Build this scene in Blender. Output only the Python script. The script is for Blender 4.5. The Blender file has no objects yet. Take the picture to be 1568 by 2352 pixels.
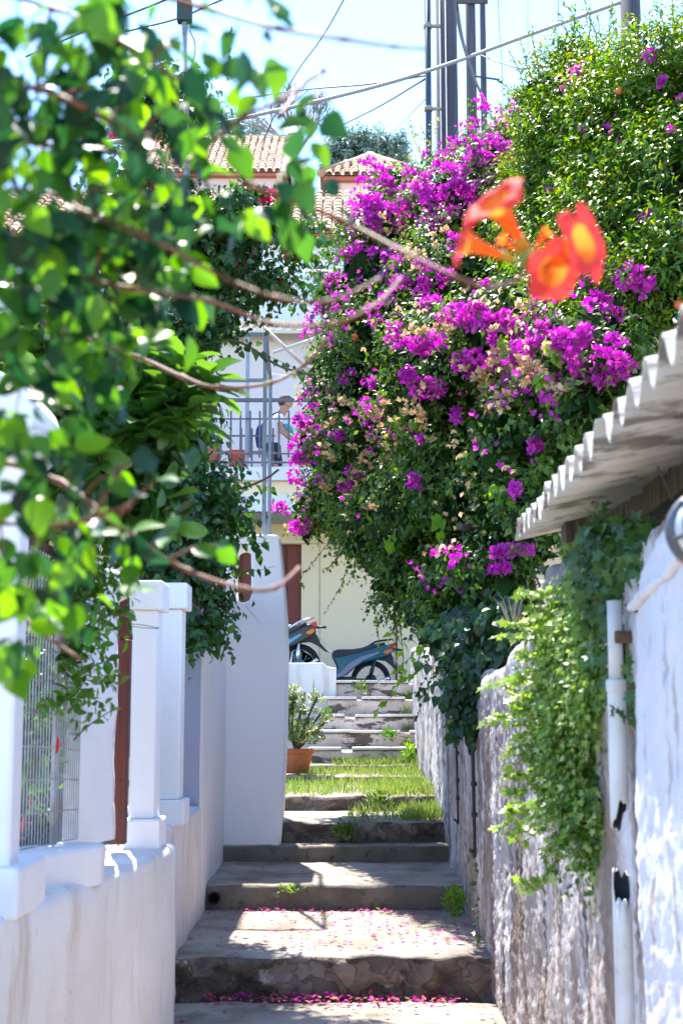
import bpy, bmesh, math, random
import numpy as np
from mathutils import Vector, Matrix, noise
random.seed(7)
RNG = np.random.default_rng(11)
R = math.radians
scene = bpy.context.scene
COL = scene.collection

# ------------------------------------------------------------------ camera
F = 3267.0
HZ = 1640.0
CZ = 1.39
PT = math.atan((HZ - 1176) / F)
cP, sP = math.cos(PT), math.sin(PT)

def at(u, v, Y):
    """world point seen at (u, v) of the 1568 x 2352 photograph at distance Y"""
    cx, cy = (u - 784) / F, (1176 - v) / F
    dy = cP - cy * sP
    t = Y / dy
    return Vector((cx * t, Y, CZ + (sP + cy * cP) * t))

def onz(u, v, z):
    cx, cy = (u - 784) / F, (1176 - v) / F
    dz = sP + cy * cP
    t = (z - CZ) / dz
    return Vector((cx * t, (cP - cy * sP) * t, z))

def sc(Y):
    return F / Y

cam_d = bpy.data.cameras.new('camera')
cam = bpy.data.objects.new('camera', cam_d)
COL.objects.link(cam)
cam.location = (0, 0, CZ)
cam.rotation_euler = (math.pi / 2 + PT, 0, 0)
cam_d.sensor_fit = 'VERTICAL'
cam_d.sensor_height = 36
cam_d.sensor_width = 24
cam_d.lens = 50
cam_d.clip_start = 0.05
cam_d.clip_end = 3000
cam_d.dof.use_dof = True
cam_d.dof.focus_distance = 13
cam_d.dof.aperture_fstop = 5.4
scene.camera = cam

# ------------------------------------------------------------------ light
SUN_AZ, SUN_EL = R(-12), R(60)          # measured from +Y, negative = to the left
world = bpy.data.worlds.new('World')
scene.world = world
world.use_nodes = True
wt = world.node_tree
bg = wt.nodes['Background']
sky = wt.nodes.new('ShaderNodeTexSky')
sky.sky_type = 'NISHITA'
sky.sun_disc = False
sky.sun_elevation = SUN_EL
sky.sun_rotation = SUN_AZ
sky.altitude = 1800
sky.air_density = 0.9
sky.dust_density = 0.0
sky.ozone_density = 2.6
wt.links.new(sky.outputs[0], bg.inputs[0])
bg.inputs[1].default_value = 0.148
sd = bpy.data.lights.new('sun', 'SUN')
sd.energy = 3.6
sd.angle = R(0.53)
sd.color = (1.0, 0.95, 0.87)
sun = bpy.data.objects.new('sun', sd)
COL.objects.link(sun)
dirv = Vector((math.sin(SUN_AZ) * math.cos(SUN_EL), math.cos(SUN_AZ) * math.cos(SUN_EL), math.sin(SUN_EL)))
sun.rotation_euler = dirv.to_track_quat('Z', 'Y').to_euler()
sun.location = (0, 0, 30)
vs = scene.view_settings
vs.view_transform = 'Standard'
vs.look = 'None'
vs.exposure = 2.18
vs.gamma = 1
scene.render.engine = 'CYCLES'
scene.cycles.use_denoising = True
scene.cycles.max_bounces = 8
scene.cycles.diffuse_bounces = 4
scene.cycles.transmission_bounces = 6
scene.cycles.sample_clamp_indirect = 6
scene.cycles.caustics_reflective = False
scene.cycles.caustics_refractive = False

# ------------------------------------------------------------------ materials
def rgb(h):
    if isinstance(h, str):
        h = h.lstrip('#')
        c = [int(h[i:i + 2], 16) / 255 for i in (0, 2, 4)]
        c = [x / 12.92 if x <= 0.04045 else ((x + 0.055) / 1.055) ** 2.4 for x in c]
        return (*c, 1)
    return (*h, 1)

def M(name, base, rough=0.7, spec=0.3, metal=0.0, var=None, bump=None, patches=(), mixisl=None, transl=None, coord='Object'):
    """var=(colour, scale, amount); bump=(scale, strength, distance);
    patches=[(colour, (sx,sy,sz), lo, hi, amount)]; mixisl=[colours] random per leaf; transl=(colour, amount)"""
    m = bpy.data.materials.new(name)
    m.use_nodes = True
    nt = m.node_tree
    b = nt.nodes['Principled BSDF']
    b.inputs['Roughness'].default_value = rough
    b.inputs['Specular IOR Level'].default_value = spec
    b.inputs['Metallic'].default_value = metal
    tc = nt.nodes.new('ShaderNodeTexCoord')
    def mapped(s):
        if not hasattr(s, '__len__'):
            s = (s, s, s)
        mp = nt.nodes.new('ShaderNodeMapping')
        mp.inputs['Scale'].default_value = s
        nt.links.new(tc.outputs[coord], mp.inputs['Vector'])
        return mp.outputs[0]
    def noi(s, detail=5, ro=0.6):
        n = nt.nodes.new('ShaderNodeTexNoise')
        n.inputs['Scale'].default_value = 1
        n.inputs['Detail'].default_value = detail
        n.inputs['Roughness'].default_value = ro
        nt.links.new(mapped(s), n.inputs['Vector'])
        return n.outputs['Fac']
    def mix(a, c, fac):
        x = nt.nodes.new('ShaderNodeMix')
        x.data_type = 'RGBA'
        if isinstance(a, tuple): x.inputs[6].default_value = a
        else: nt.links.new(a, x.inputs[6])
        if isinstance(c, tuple): x.inputs[7].default_value = c
        else: nt.links.new(c, x.inputs[7])
        if isinstance(fac, float): x.inputs[0].default_value = fac
        else: nt.links.new(fac, x.inputs[0])
        return x.outputs[2]
    def rng(f, lo, hi, amt=1.0):
        x = nt.nodes.new('ShaderNodeMapRange')
        x.interpolation_type = 'SMOOTHSTEP'
        nt.links.new(f, x.inputs[0])
        x.inputs[1].default_value = lo
        x.inputs[2].default_value = hi
        x.inputs[3].default_value = 0
        x.inputs[4].default_value = amt
        return x.outputs[0]
    colr = rgb(base)
    if mixisl:
        g = nt.nodes.new('ShaderNodeNewGeometry')
        cr = nt.nodes.new('ShaderNodeValToRGB')
        el = cr.color_ramp.elements
        while len(el) < len(mixisl): el.new(0.5)
        for i, c in enumerate(mixisl):
            el[i].position = i / (len(mixisl) - 1)
            el[i].color = rgb(c)
        nt.links.new(g.outputs['Random Per Island'], cr.inputs[0])
        colr = cr.outputs[0]
    if var:
        colr = mix(colr, rgb(var[0]), rng(noi(var[1]), 0.35, 0.7, var[2]))
    for (c, s, lo, hi, amt) in patches:
        colr = mix(colr, rgb(c), rng(noi(s, 6, 0.65), lo, hi, amt))
    if isinstance(colr, tuple): b.inputs['Base Color'].default_value = colr
    else: nt.links.new(colr, b.inputs['Base Color'])
    if bump:
        bn = nt.nodes.new('ShaderNodeBump')
        bn.inputs['Strength'].default_value = bump[1]
        bn.inputs['Distance'].default_value = bump[2]
        nt.links.new(noi(bump[0], 6, 0.7), bn.inputs['Height'])
        nt.links.new(bn.outputs[0], b.inputs['Normal'])
    if transl:
        t = nt.nodes.new('ShaderNodeBsdfTranslucent')
        if mixisl and transl[0] is None:
            hs = nt.nodes.new('ShaderNodeHueSaturation')
            hs.inputs['Value'].default_value = transl[2]
            hs.inputs['Hue'].default_value = transl[3] if len(transl) > 3 else 0.5
            hs.inputs['Saturation'].default_value = 1.1
            nt.links.new(colr, hs.inputs['Color'])
            nt.links.new(hs.outputs[0], t.inputs[0])
        else:
            t.inputs[0].default_value = rgb(transl[0])
        mx = nt.nodes.new('ShaderNodeMixShader')
        mx.inputs[0].default_value = transl[1]
        nt.links.new(b.outputs[0], mx.inputs[1])
        nt.links.new(t.outputs[0], mx.inputs[2])
        nt.links.new(mx.outputs[0], nt.nodes['Material Output'].inputs[0])
    return m

def stone_cells(m, scale, joint=(.075, .06, .048), lo=.6, hi=1.45):
    """give every stone of a rubble face its own tone, with dark joints between"""
    nt = m.node_tree; b = nt.nodes['Principled BSDF']
    src = b.inputs['Base Color'].links[0].from_socket
    tc = nt.nodes.new('ShaderNodeTexCoord'); mp = nt.nodes.new('ShaderNodeMapping'); mp.inputs['Scale'].default_value = scale
    nz = nt.nodes.new('ShaderNodeTexNoise'); nz.inputs['Scale'].default_value = 6
    add = nt.nodes.new('ShaderNodeVectorMath'); add.operation = 'MULTIPLY_ADD'; add.inputs[1].default_value = (.3, .3, .3)
    nt.links.new(tc.outputs['Object'], nz.inputs['Vector']); nt.links.new(nz.outputs['Color'], add.inputs[0]); nt.links.new(tc.outputs['Object'], add.inputs[2])
    nt.links.new(add.outputs[0], mp.inputs['Vector'])
    v1 = nt.nodes.new('ShaderNodeTexVoronoi'); v1.inputs['Scale'].default_value = 1; nt.links.new(mp.outputs[0], v1.inputs['Vector'])
    v2 = nt.nodes.new('ShaderNodeTexVoronoi'); v2.feature = 'DISTANCE_TO_EDGE'; v2.inputs['Scale'].default_value = 1; nt.links.new(mp.outputs[0], v2.inputs['Vector'])
    sp = nt.nodes.new('ShaderNodeSeparateColor'); nt.links.new(v1.outputs['Color'], sp.inputs[0])
    mr = nt.nodes.new('ShaderNodeMapRange'); mr.inputs[3].default_value = lo; mr.inputs[4].default_value = hi; nt.links.new(sp.outputs[0], mr.inputs[0])
    hs = nt.nodes.new('ShaderNodeHueSaturation'); nt.links.new(src, hs.inputs['Color']); nt.links.new(mr.outputs[0], hs.inputs['Value'])
    mj = nt.nodes.new('ShaderNodeMapRange'); mj.inputs[1].default_value = -.02; mj.inputs[2].default_value = .06; nt.links.new(v2.outputs['Distance'], mj.inputs[0])
    mx = nt.nodes.new('ShaderNodeMix'); mx.data_type = 'RGBA'; mx.inputs[6].default_value = rgb(joint)
    nt.links.new(mj.outputs[0], mx.inputs[0]); nt.links.new(hs.outputs[0], mx.inputs[7]); nt.links.new(mx.outputs[2], b.inputs['Base Color'])

# ------------------------------------------------------------------ objects
def tag(o, label=None, cat=None, group=None, kind=None):
    if label: o['label'] = label
    if cat: o['category'] = cat
    if group: o['group'] = group
    if kind: o['kind'] = kind
    return o

def thing(name, label, cat, loc=(0, 0, 0), group=None):
    o = bpy.data.objects.new(name, None)
    COL.objects.link(o)
    o.location = loc
    o.empty_display_size = 0.1
    return tag(o, label, cat, group)

def wloc(o):
    p = Vector((0, 0, 0))
    while o:
        p = p + o.location
        o = o.parent
    return p

def link(name, me, mats, parent=None, smooth=False):
    o = bpy.data.objects.new(name, me)
    if mats is not None:
        for m in (mats if isinstance(mats, (list, tuple)) else [mats]):
            me.materials.append(m)
    if smooth:
        me.polygons.foreach_set('use_smooth', [True] * len(me.polygons))
    COL.objects.link(o)
    if parent:
        o.parent = parent
    return o

class MB:
    def __init__(s):
        s.v, s.f, s.m, s.s = [], [], [], []
    def add(s, vs, fs, m=0, smooth=False):
        n = len(s.v)
        s.v += [tuple(x) for x in vs]
        for f in fs:
            s.f.append(tuple(i + n for i in f)); s.m.append(m); s.s.append(smooth)
        return s
    def box(s, x0, x1, y0, y1, z0, z1, m=0, T=None):
        vs = [Vector(p) for p in ((x0, y0, z0), (x1, y0, z0), (x1, y1, z0), (x0, y1, z0), (x0, y0, z1), (x1, y0, z1), (x1, y1, z1), (x0, y1, z1))]
        if T: vs = [T @ p for p in vs]
        return s.add(vs, [(0, 3, 2, 1), (4, 5, 6, 7), (0, 1, 5, 4), (1, 2, 6, 5), (2, 3, 7, 6), (3, 0, 4, 7)], m)
    def bar(s, a, b, w, h=None, m=0, up=(0, 0, 1)):
        a, b = Vector(a), Vector(b)
        h = h or w
        d = (b - a).normalized()
        u = Vector(up)
        if abs(d.dot(u)) > 0.95: u = Vector((1, 0, 0))
        x = d.cross(u).normalized(); z = x.cross(d)
        vs = []
        for p in (a, b):
            for i, j in ((-1, -1), (1, -1), (1, 1), (-1, 1)):
                vs.append(p + x * (w / 2 * i) + z * (h / 2 * j))
        return s.add(vs, [(3, 2, 1, 0), (4, 5, 6, 7), (0, 1, 5, 4), (1, 2, 6, 5), (2, 3, 7, 6), (3, 0, 4, 7)], m)
    def tube(s, pts, r, n=8, m=0, cap=True, smooth=True):
        pts = [Vector(p) for p in pts]
        rs = r if hasattr(r, '__len__') else [r] * len(pts)
        vs, fs = [], []
        ref = None
        for i, p in enumerate(pts):
            d = (pts[min(i + 1, len(pts) - 1)] - pts[max(i - 1, 0)])
            if d.length < 1e-9: d = Vector((0, 0, 1))
            d.normalize()
            if ref is None:
                ref = d.orthogonal().normalized()
            x = (ref - d * ref.dot(d))
            x = x.normalized() if x.length > 1e-6 else d.orthogonal().normalized()
            ref = x
            y = d.cross(x)
            for k in range(n):
                a = 2 * math.pi * k / n
                vs.append(p + (x * math.cos(a) + y * math.sin(a)) * rs[i])
        for i in range(len(pts) - 1):
            for k in range(n):
                k2 = (k + 1) % n
                fs.append((i * n + k, i * n + k2, (i + 1) * n + k2, (i + 1) * n + k))
        s.add(vs, fs, m, smooth)
        if cap:
            s.add(vs[:n], [tuple(range(n))[::-1]], m)
            s.add(vs[-n:], [tuple(range(n))], m)
        return s
    def lathe(s, prof, c, n=20, m=0, axis='z', smooth=True):
        vs, fs = [], []
        c = Vector(c)
        for (r, h) in prof:
            for k in range(n):
                a = 2 * math.pi * k / n
                if axis == 'z': vs.append(c + Vector((r * math.cos(a), r * math.sin(a), h)))
                elif axis == 'y': vs.append(c + Vector((r * math.cos(a), h, r * math.sin(a))))
                else: vs.append(c + Vector((h, r * math.cos(a), r * math.sin(a))))
        for i in range(len(prof) - 1):
            for k in range(n):
                k2 = (k + 1) % n
                fs.append((i * n + k, i * n + k2, (i + 1) * n + k2, (i + 1) * n + k))
        return s.add(vs, fs, m, smooth)
    def prism(s, poly, lo, hi, axis='y', m=0, smooth=False):
        """poly: list of 2-D points; extruded along axis"""
        def mk(p, h):
            if axis == 'y': return (p[0], h, p[1])
            if axis == 'z': return (p[0], p[1], h)
            return (h, p[0], p[1])
        n = len(poly)
        vs = [mk(p, lo) for p in poly] + [mk(p, hi) for p in poly]
        s.add(vs, [tuple(range(n))[::-1], tuple(range(n, 2 * n))] , m)
        s.add(vs, [(i, (i + 1) % n, n + (i + 1) % n, n + i) for i in range(n)], m, smooth)
        return s
    def build(s, name, mats, parent=None, bevel=0, seg=2, local=False, fixn=True, ang=40):
        me = bpy.data.meshes.new(name)
        off = Vector((0, 0, 0)) if local or parent is None else wloc(parent)
        me.from_pydata([(x - off.x, y - off.y, z - off.z) for x, y, z in s.v], [], s.f)
        me.polygons.foreach_set('material_index', s.m)
        me.polygons.foreach_set('use_smooth', s.s)
        if fixn:
            bm = bmesh.new(); bm.from_mesh(me)
            bmesh.ops.remove_doubles(bm, verts=bm.verts, dist=1e-5)
            bmesh.ops.recalc_face_normals(bm, faces=bm.faces)
            bm.to_mesh(me); bm.free()
        me.update()
        o = link(name, me, mats, parent)
        if bevel:
            b = o.modifiers.new('bevel', 'BEVEL'); b.width = bevel; b.segments = seg; b.limit_method = 'ANGLE'; b.angle_limit = R(ang)
        return o

def unit(a):
    return a / np.maximum(np.linalg.norm(a, axis=-1, keepdims=True), 1e-9)

def rvec(n):
    return unit(RNG.normal(size=(n, 3)))

# leaf outlines: (along, across, up) and triangles
T_LEAF = (np.array([(0, 0, 0), (.38, .5, .12), (.38, -.5, .12), (.5, 0, 0), (1, 0, -.14)]), [(0, 2, 3), (2, 4, 3), (4, 1, 3), (1, 0, 3)])
T_LONG = T_LEAF
T_OVAL = (np.array([(0, 0, 0), (.2, .34, .05), (.2, -.34, .05), (.5, .5, .09), (.5, -.5, .09), (.8, .33, .02), (.8, -.33, .02), (1, 0, -.1), (.25, 0, 0), (.6, 0, 0)]),
          [(0, 8, 1), (0, 2, 8), (1, 8, 3), (2, 4, 8), (8, 9, 3), (8, 4, 9), (3, 9, 5), (4, 6, 9), (9, 7, 5), (9, 6, 7)])
T_HEART = (np.array([(0.05, 0, 0), (-.05, .3, .06), (-.05, -.3, .06), (.25, .5, .1), (.25, -.5, .1), (.6, .32, .04), (.6, -.32, .04), (1, 0, -.15), (.45, 0, 0)]),
           [(0, 8, 1), (0, 2, 8), (1, 8, 3), (2, 4, 8), (3, 8, 5), (4, 6, 8), (5, 8, 7), (6, 7, 8)])
T_IVY = (np.array([(0, 0, 0), (-.12, .42, .05), (-.12, -.42, .05), (.22, .26, .02), (.22, -.26, .02), (.42, .55, .06), (.42, -.55, .06), (.55, .2, 0), (.55, -.2, 0), (1, 0, -.1), (.3, 0, .03)]),
         [(0, 10, 1), (1, 10, 3), (3, 10, 5), (5, 10, 7), (7, 10, 9), (0, 2, 10), (2, 4, 10), (4, 6, 10), (6, 8, 10), (8, 9, 10)])
def _bract():
    vs, fs = [], []
    for k in range(3):
        a = k * 2 * math.pi / 3
        for (al, ac, up) in ((0, 0, 0), (.5, .34, .0), (.5, -.34, .0), (.45, 0, .14), (1, 0, .28)):
            # petal lies outward (al) tilted up into a cup
            px, py, pz = al * .62, ac, al * .8 * .75 + up * .3
            x = px * math.cos(a) - py * math.sin(a); y = px * math.sin(a) + py * math.cos(a)
            vs.append((pz, x, y))
        b = k * 5
        fs += [(b, b + 2, b + 3), (b + 2, b + 4, b + 3), (b + 4, b + 1, b + 3), (b + 1, b, b + 3)]
    return np.array(vs), fs
T_BRACT = _bract()
T_PETAL = (np.array([(0, 0, 0), (.5, .4, .12), (.5, -.4, .12), (1, 0, .05)]), [(0, 2, 3), (0, 3, 1)])
T_BLADE = (np.array([(0, .5, 0), (0, -.5, 0), (.5, .35, .02), (.5, -.35, .02), (.85, 0, -.12)]), [(0, 1, 3), (0, 3, 2), (2, 3, 4)])
T_CARD = (np.array([(0, .3, 0), (0, -.3, 0), (.5, .5, .1), (.5, -.5, -.1), (1, .25, 0), (1, -.25, 0)]), [(0, 1, 3), (0, 3, 2), (2, 3, 5), (2, 5, 4)])

def leafmesh(name, Pn, A, N, L, W, tmpl, mats, parent=None, midx=None):
    T, tris = tmpl
    n = len(Pn)
    K = len(T)
    L = np.broadcast_to(np.asarray(L, float), (n,)); W = np.broadcast_to(np.asarray(W, float), (n,))
    A = unit(A)
    S = unit(np.cross(N, A)); N2 = np.cross(A, S)
    V = (Pn[:, None, :] + (L[:, None] * T[None, :, 0])[..., None] * A[:, None, :]
         + (W[:, None] * T[None, :, 1])[..., None] * S[:, None, :] + (L[:, None] * T[None, :, 2])[..., None] * N2[:, None, :])
    if parent is not None:
        V = V - np.array(wloc(parent))
    V = V.reshape(-1, 3)
    tri = np.array(tris)
    Fc = (tri[None] + (np.arange(n) * K)[:, None, None]).reshape(-1, 3)
    me = bpy.data.meshes.new(name)
    me.vertices.add(len(V)); me.vertices.foreach_set('co', V.ravel())
    me.loops.add(Fc.size); me.loops.foreach_set('vertex_index', Fc.ravel().astype(np.int32))
    me.polygons.add(len(Fc))
    me.polygons.foreach_set('loop_start', np.arange(0, Fc.size, 3, dtype=np.int32))
    me.polygons.foreach_set('loop_total', np.full(len(Fc), 3, dtype=np.int32))
    if midx is not None:
        me.polygons.foreach_set('material_index', np.repeat(midx, len(tri)).astype(np.int32))
    me.polygons.foreach_set('use_smooth', np.ones(len(Fc), dtype=bool))
    me.update(calc_edges=True)
    return link(name, me, mats, parent)

def wob(Pn, f, seed=0):
    p = Pn * f
    return (np.sin(p[:, 0] * 1.7 + seed) + np.sin(p[:, 1] * 1.3 + 2.1 * seed + p[:, 2] * .7) + np.sin(p[:, 2] * 1.9 + seed * .3 + p[:, 0] * .6)
            + .6 * np.sin(p[:, 0] * 3.9 + p[:, 2] * 3.1 + seed) + .6 * np.sin(p[:, 1] * 4.1 - p[:, 2] * 2.7)) / 4.2

def E(u, v, Y, ru, rv, rd):
    c = at(u, v, Y)
    return (np.array(c), np.array((ru / sc(Y), rd, rv / sc(Y))))

def shell(ells, n, thick=.35, cull=.6, back=.45, lump=.16, seed=1.0):
    """points in the outer layer of a union of ellipsoids, with outward normals"""
    w = np.array([(e[1][0] * e[1][2] + e[1][0] * e[1][1] + e[1][1] * e[1][2]) for e in ells])
    idx = RNG.choice(len(ells), size=n, p=w / w.sum())
    C = np.array([e[0] for e in ells])[idx]; Rr = np.array([e[1] for e in ells])[idx]
    d = rvec(n)
    flip = (d[:, 1] > 0) & (RNG.random(n) > back)
    d[flip, 1] *= -1
    r = 1 - thick * RNG.random(n) ** 1.4
    P0 = C + d * Rr
    r = r * (1 + lump * wob(P0, 3.3, seed))
    Pn = C + d * Rr * r[:, None]
    O = unit(d / Rr)
    keep = np.ones(n, bool)
    for j, e in enumerate(ells):
        q = np.linalg.norm((Pn - e[0]) / e[1], axis=1)
        keep &= ~((q < cull) & (idx != j))
    return Pn[keep], O[keep]

def sprigs(Pn, D, m, length, spread=.75, L=.045, W=.022, jit=.25, droop=.0, lvar=.35):
    """m leaves along each of len(Pn) twigs -> leaf arrays"""
    n = len(Pn)
    D = unit(D)
    ln = length * (1 + .5 * (RNG.random(n) - .5))
    ref = rvec(n)
    S1 = unit(np.cross(D, ref)); S2 = np.cross(D, S1)
    PP, AA, NN, LL = [], [], [], []
    for k in range(m):
        t = (k + .5 * RNG.random(n)) / m
        a = k * 2.4 + RNG.random(n) * .8
        side = S1 * np.cos(a)[:, None] + S2 * np.sin(a)[:, None]
        p = Pn + D * (ln * t)[:, None]
        p[:, 2] -= droop * ln * t ** 2
        ax = unit(D * (1 - spread) + side * spread + rvec(n) * jit + np.array((0, 0, -.15 - droop * .5)))
        nn = unit(D * .6 - side * .3 + np.array((0, 0, .6)) + rvec(n) * .5)
        PP.append(p); AA.append(ax); NN.append(nn); LL.append(L * (1 + lvar * (RNG.random(n) * 2 - 1)) * (1 - .35 * t))
    LL = np.concatenate(LL)
    return np.concatenate(PP), np.concatenate(AA), np.concatenate(NN), LL, LL * (W / L)

def twigs(name, Pn, D, length, r, mat, parent, droop=0.):
    """thin three-sided twigs as one mesh"""
    n = len(Pn)
    D = unit(D)
    ref = rvec(n); S1 = unit(np.cross(D, ref)); S2 = np.cross(D, S1)
    vs, fs = [], []
    for k in range(3):
        a = k * 2.094
        vs.append(Pn + (S1 * math.cos(a) + S2 * math.sin(a)) * r)
    tip = Pn + D * length
    tip[:, 2] -= droop * length
    vs.append(tip)
    V = np.stack(vs, 1).reshape(-1, 3) - np.array(wloc(parent))
    base = np.arange(n) * 4
    Fc = np.concatenate([np.stack([base + i, base + (i + 1) % 3, base + 3], 1) for i in range(3)])
    me = bpy.data.meshes.new(name)
    me.from_pydata(V.tolist(), [], Fc.tolist())
    me.update()
    return link(name, me, mat, parent)

def path(pts, n=8):
    """Catmull-Rom through points"""
    p = [Vector(x) for x in pts]
    p = [p[0] * 2 - p[1]] + p + [p[-1] * 2 - p[-2]]
    out = []
    for i in range(1, len(p) - 2):
        for k in range(n):
            t = k / n
            out.append(.5 * ((2 * p[i]) + (p[i + 1] - p[i - 1]) * t + (2 * p[i - 1] - 5 * p[i] + 4 * p[i + 1] - p[i + 2]) * t * t + (3 * p[i] - p[i - 1] - 3 * p[i + 1] + p[i + 2]) * t ** 3))
    out.append(p[-2])
    return out

def fbm(p, oct=4):
    return noise.fractal(p, 1.0, 2.0, oct)

def plaster_wall(name, poly, z0, ztop, thick, side, mats, parent=None, cell=.05, amp=.01, freq=4, rnd=.03, amp2=0., freq2=20, topnoise=.0, zcells=None):
    """wall along a plan polyline; face on the chosen side (+1 = left of travel) is bumpy, top edge rounded"""
    pts = []
    poly = [Vector((p[0], p[1], 0)) for p in poly]
    s = 0
    for i in range(len(poly) - 1):
        L = (poly[i + 1] - poly[i]).length
        n = max(1, int(L / cell))
        for k in range(n):
            pts.append((poly[i].lerp(poly[i + 1], k / n), s + L * k / n))
        s += L
    pts.append((poly[-1], s))
    tot = s
    zt = ztop if callable(ztop) else (lambda s_: ztop)
    nz = zcells or max(4, int((zt(tot / 2) - z0) / cell))
    V, ring = [], 0
    for i, (p, s_) in enumerate(pts):
        a = pts[max(i - 1, 0)][0]; b = pts[min(i + 1, len(pts) - 1)][0]
        d = (b - a).normalized()
        nrm = Vector((-d.y, d.x, 0)) * side
        top = zt(s_) + topnoise * fbm(Vector((p.x * 3, p.y * 3, 7)))
        prof = []
        for k in range(nz + 1):
            prof.append((0, z0 + (top - rnd - z0) * k / nz, 1, 0))
        for k in range(1, 5):
            aa = k / 4 * math.pi / 2
            prof.append((-rnd * (1 - math.cos(aa)), top - rnd + rnd * math.sin(aa), math.cos(aa), math.sin(aa)))
        for k in range(1, 5):
            prof.append((-rnd - (thick - 2 * rnd) * k / 4, top, 0, 1))
        prof.append((-thick, top - rnd, -1, 0)); prof.append((-thick, z0, -1, 0))
        for (o, z, nh, nv) in prof:
            q = p + nrm * o; q.z = z
            dsp = amp * fbm(q * freq) + (amp2 * fbm(q * freq2, 3) if amp2 else 0)
            V.append(q + (nrm * nh + Vector((0, 0, nv))) * dsp)
        ring = len(prof)
    Fc = []
    for i in range(len(pts) - 1):
        for k in range(ring - 1):
            q = (i * ring + k, i * ring + k + 1, (i + 1) * ring + k + 1, (i + 1) * ring + k)
            Fc.append(q if side < 0 else q[::-1])
    e0 = tuple(range(ring)); e1 = tuple(range((len(pts) - 1) * ring, len(pts) * ring))
    mb = MB(); mb.add(V, Fc, 0, True)
    n0 = len(V)
    mb.add([V[i] for i in e0], [tuple(range(ring))], 0)
    mb.add([V[i] for i in e1], [tuple(range(ring))[::-1]], 0)
    return mb.build(name, mats, parent, fixn=True)
# ================================================================== SETTING
WHITE = M('whitewash', (.86, .84, .85), .75, .25, var=((.76, .74, .76), 2.2, .5), bump=(28, .25, .01), patches=[((.50, .47, .44), (9, 9, 2.2), .64, .80, .55)])
WHITE_OLD = M('old_whitewash', (.84, .82, .82), .85, .2, var=((.70, .66, .63), 1.6, .7), bump=(34, .5, .012),
              patches=[((.30, .27, .25), (40, 40, 14), .68, .72, .7), ((.56, .46, .37), (7, 7, 1.1), .50, .72, .75), ((.30, .27, .25), (12, 12, 1.2), .66, .78, .5)])
WHITE_CLEAN = M('white_paint', (.90, .875, .885), .7, .2, var=((.83, .80, .82), 1.7, .6), bump=(16, .35, .008), patches=[((.58, .55, .55), (5, 5, 1.0), .60, .78, .5), ((.30, .27, .26), (26, 26, 26), .70, .74, .7)])
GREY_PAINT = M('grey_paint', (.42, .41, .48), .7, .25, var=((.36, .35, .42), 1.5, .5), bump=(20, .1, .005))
LIME = M('lime_plaster', (.72, .70, .75), .85, .2, var=((.56, .54, .58), 1.3, .8), bump=(40, .4, .01),
         patches=[((.50, .39, .28), (2.4, 2.4, 1.5), .58, .62, .9), ((.40, .31, .24), (15, 15, 2.0), .58, .68, .7), ((.30, .28, .28), (9, 9, 3), .60, .70, .6)])
ROUGH = M('roughcast', (.66, .63, .65), .9, .15, var=((.40, .34, .31), 1.3, .9), bump=(85, .8, .010),
          patches=[((.26, .19, .15), (4.2, 4.2, .7), .47, .60, .85), ((.06, .055, .05), (9, 9, .6), .56, .66, .9), ((.80, .77, .81), (3, 3, .7), .56, .68, .9), ((.16, .12, .09), (26, 26, 9), .60, .72, .7)])
STONE = M('rubble_stone', (.23, .18, .15), .9, .2, var=((.10, .078, .068), 6, .9), bump=(22, .8, .03),
          patches=[((.45, .40, .34), (7, 7, 7), .58, .70, .8), ((.05, .055, .03), (4, 4, 6), .58, .75, .75)])
stone_cells(STONE, (6.5, 6.5, 10.0))
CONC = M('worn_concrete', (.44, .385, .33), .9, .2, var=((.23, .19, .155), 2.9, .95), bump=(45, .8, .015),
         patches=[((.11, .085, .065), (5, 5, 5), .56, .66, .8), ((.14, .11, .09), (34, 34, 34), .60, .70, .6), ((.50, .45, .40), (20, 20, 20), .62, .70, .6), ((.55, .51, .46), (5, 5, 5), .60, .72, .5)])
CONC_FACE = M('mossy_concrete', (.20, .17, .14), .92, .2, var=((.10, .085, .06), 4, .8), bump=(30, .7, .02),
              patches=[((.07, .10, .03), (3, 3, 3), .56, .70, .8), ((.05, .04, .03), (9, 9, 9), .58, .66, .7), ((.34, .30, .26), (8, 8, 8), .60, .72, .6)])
STEP_PL = M('plastered_riser', (.64, .55, .50), .88, .2, var=((.40, .32, .28), 3.5, .8), bump=(26, .4, .015),
            patches=[((.10, .08, .06), (2.6, 3, 8), .54, .575, .95), ((.20, .16, .12), (5, 3, 10), .57, .62, .9), ((.64, .60, .58), (6, 6, 6), .62, .70, .6)])
NOSE = M('worn_nosing', (.72, .69, .66), .85, .2, var=((.50, .45, .41), 6, .7), bump=(30, .4, .01))
EARTH = M('garden_soil', (.10, .075, .05), .95, .1, var=((.06, .05, .03), 3, .8), bump=(9, .6, .05))
ASPH = M('asphalt', (.10, .10, .10), .9, .2, var=((.15, .145, .14), 2, .7), bump=(90, .4, .01))
HILL = M('dry_hillside', (.09, .10, .045), .95, .1, var=((.16, .13, .075), .4, .8), bump=(2, .5, .2))

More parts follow.
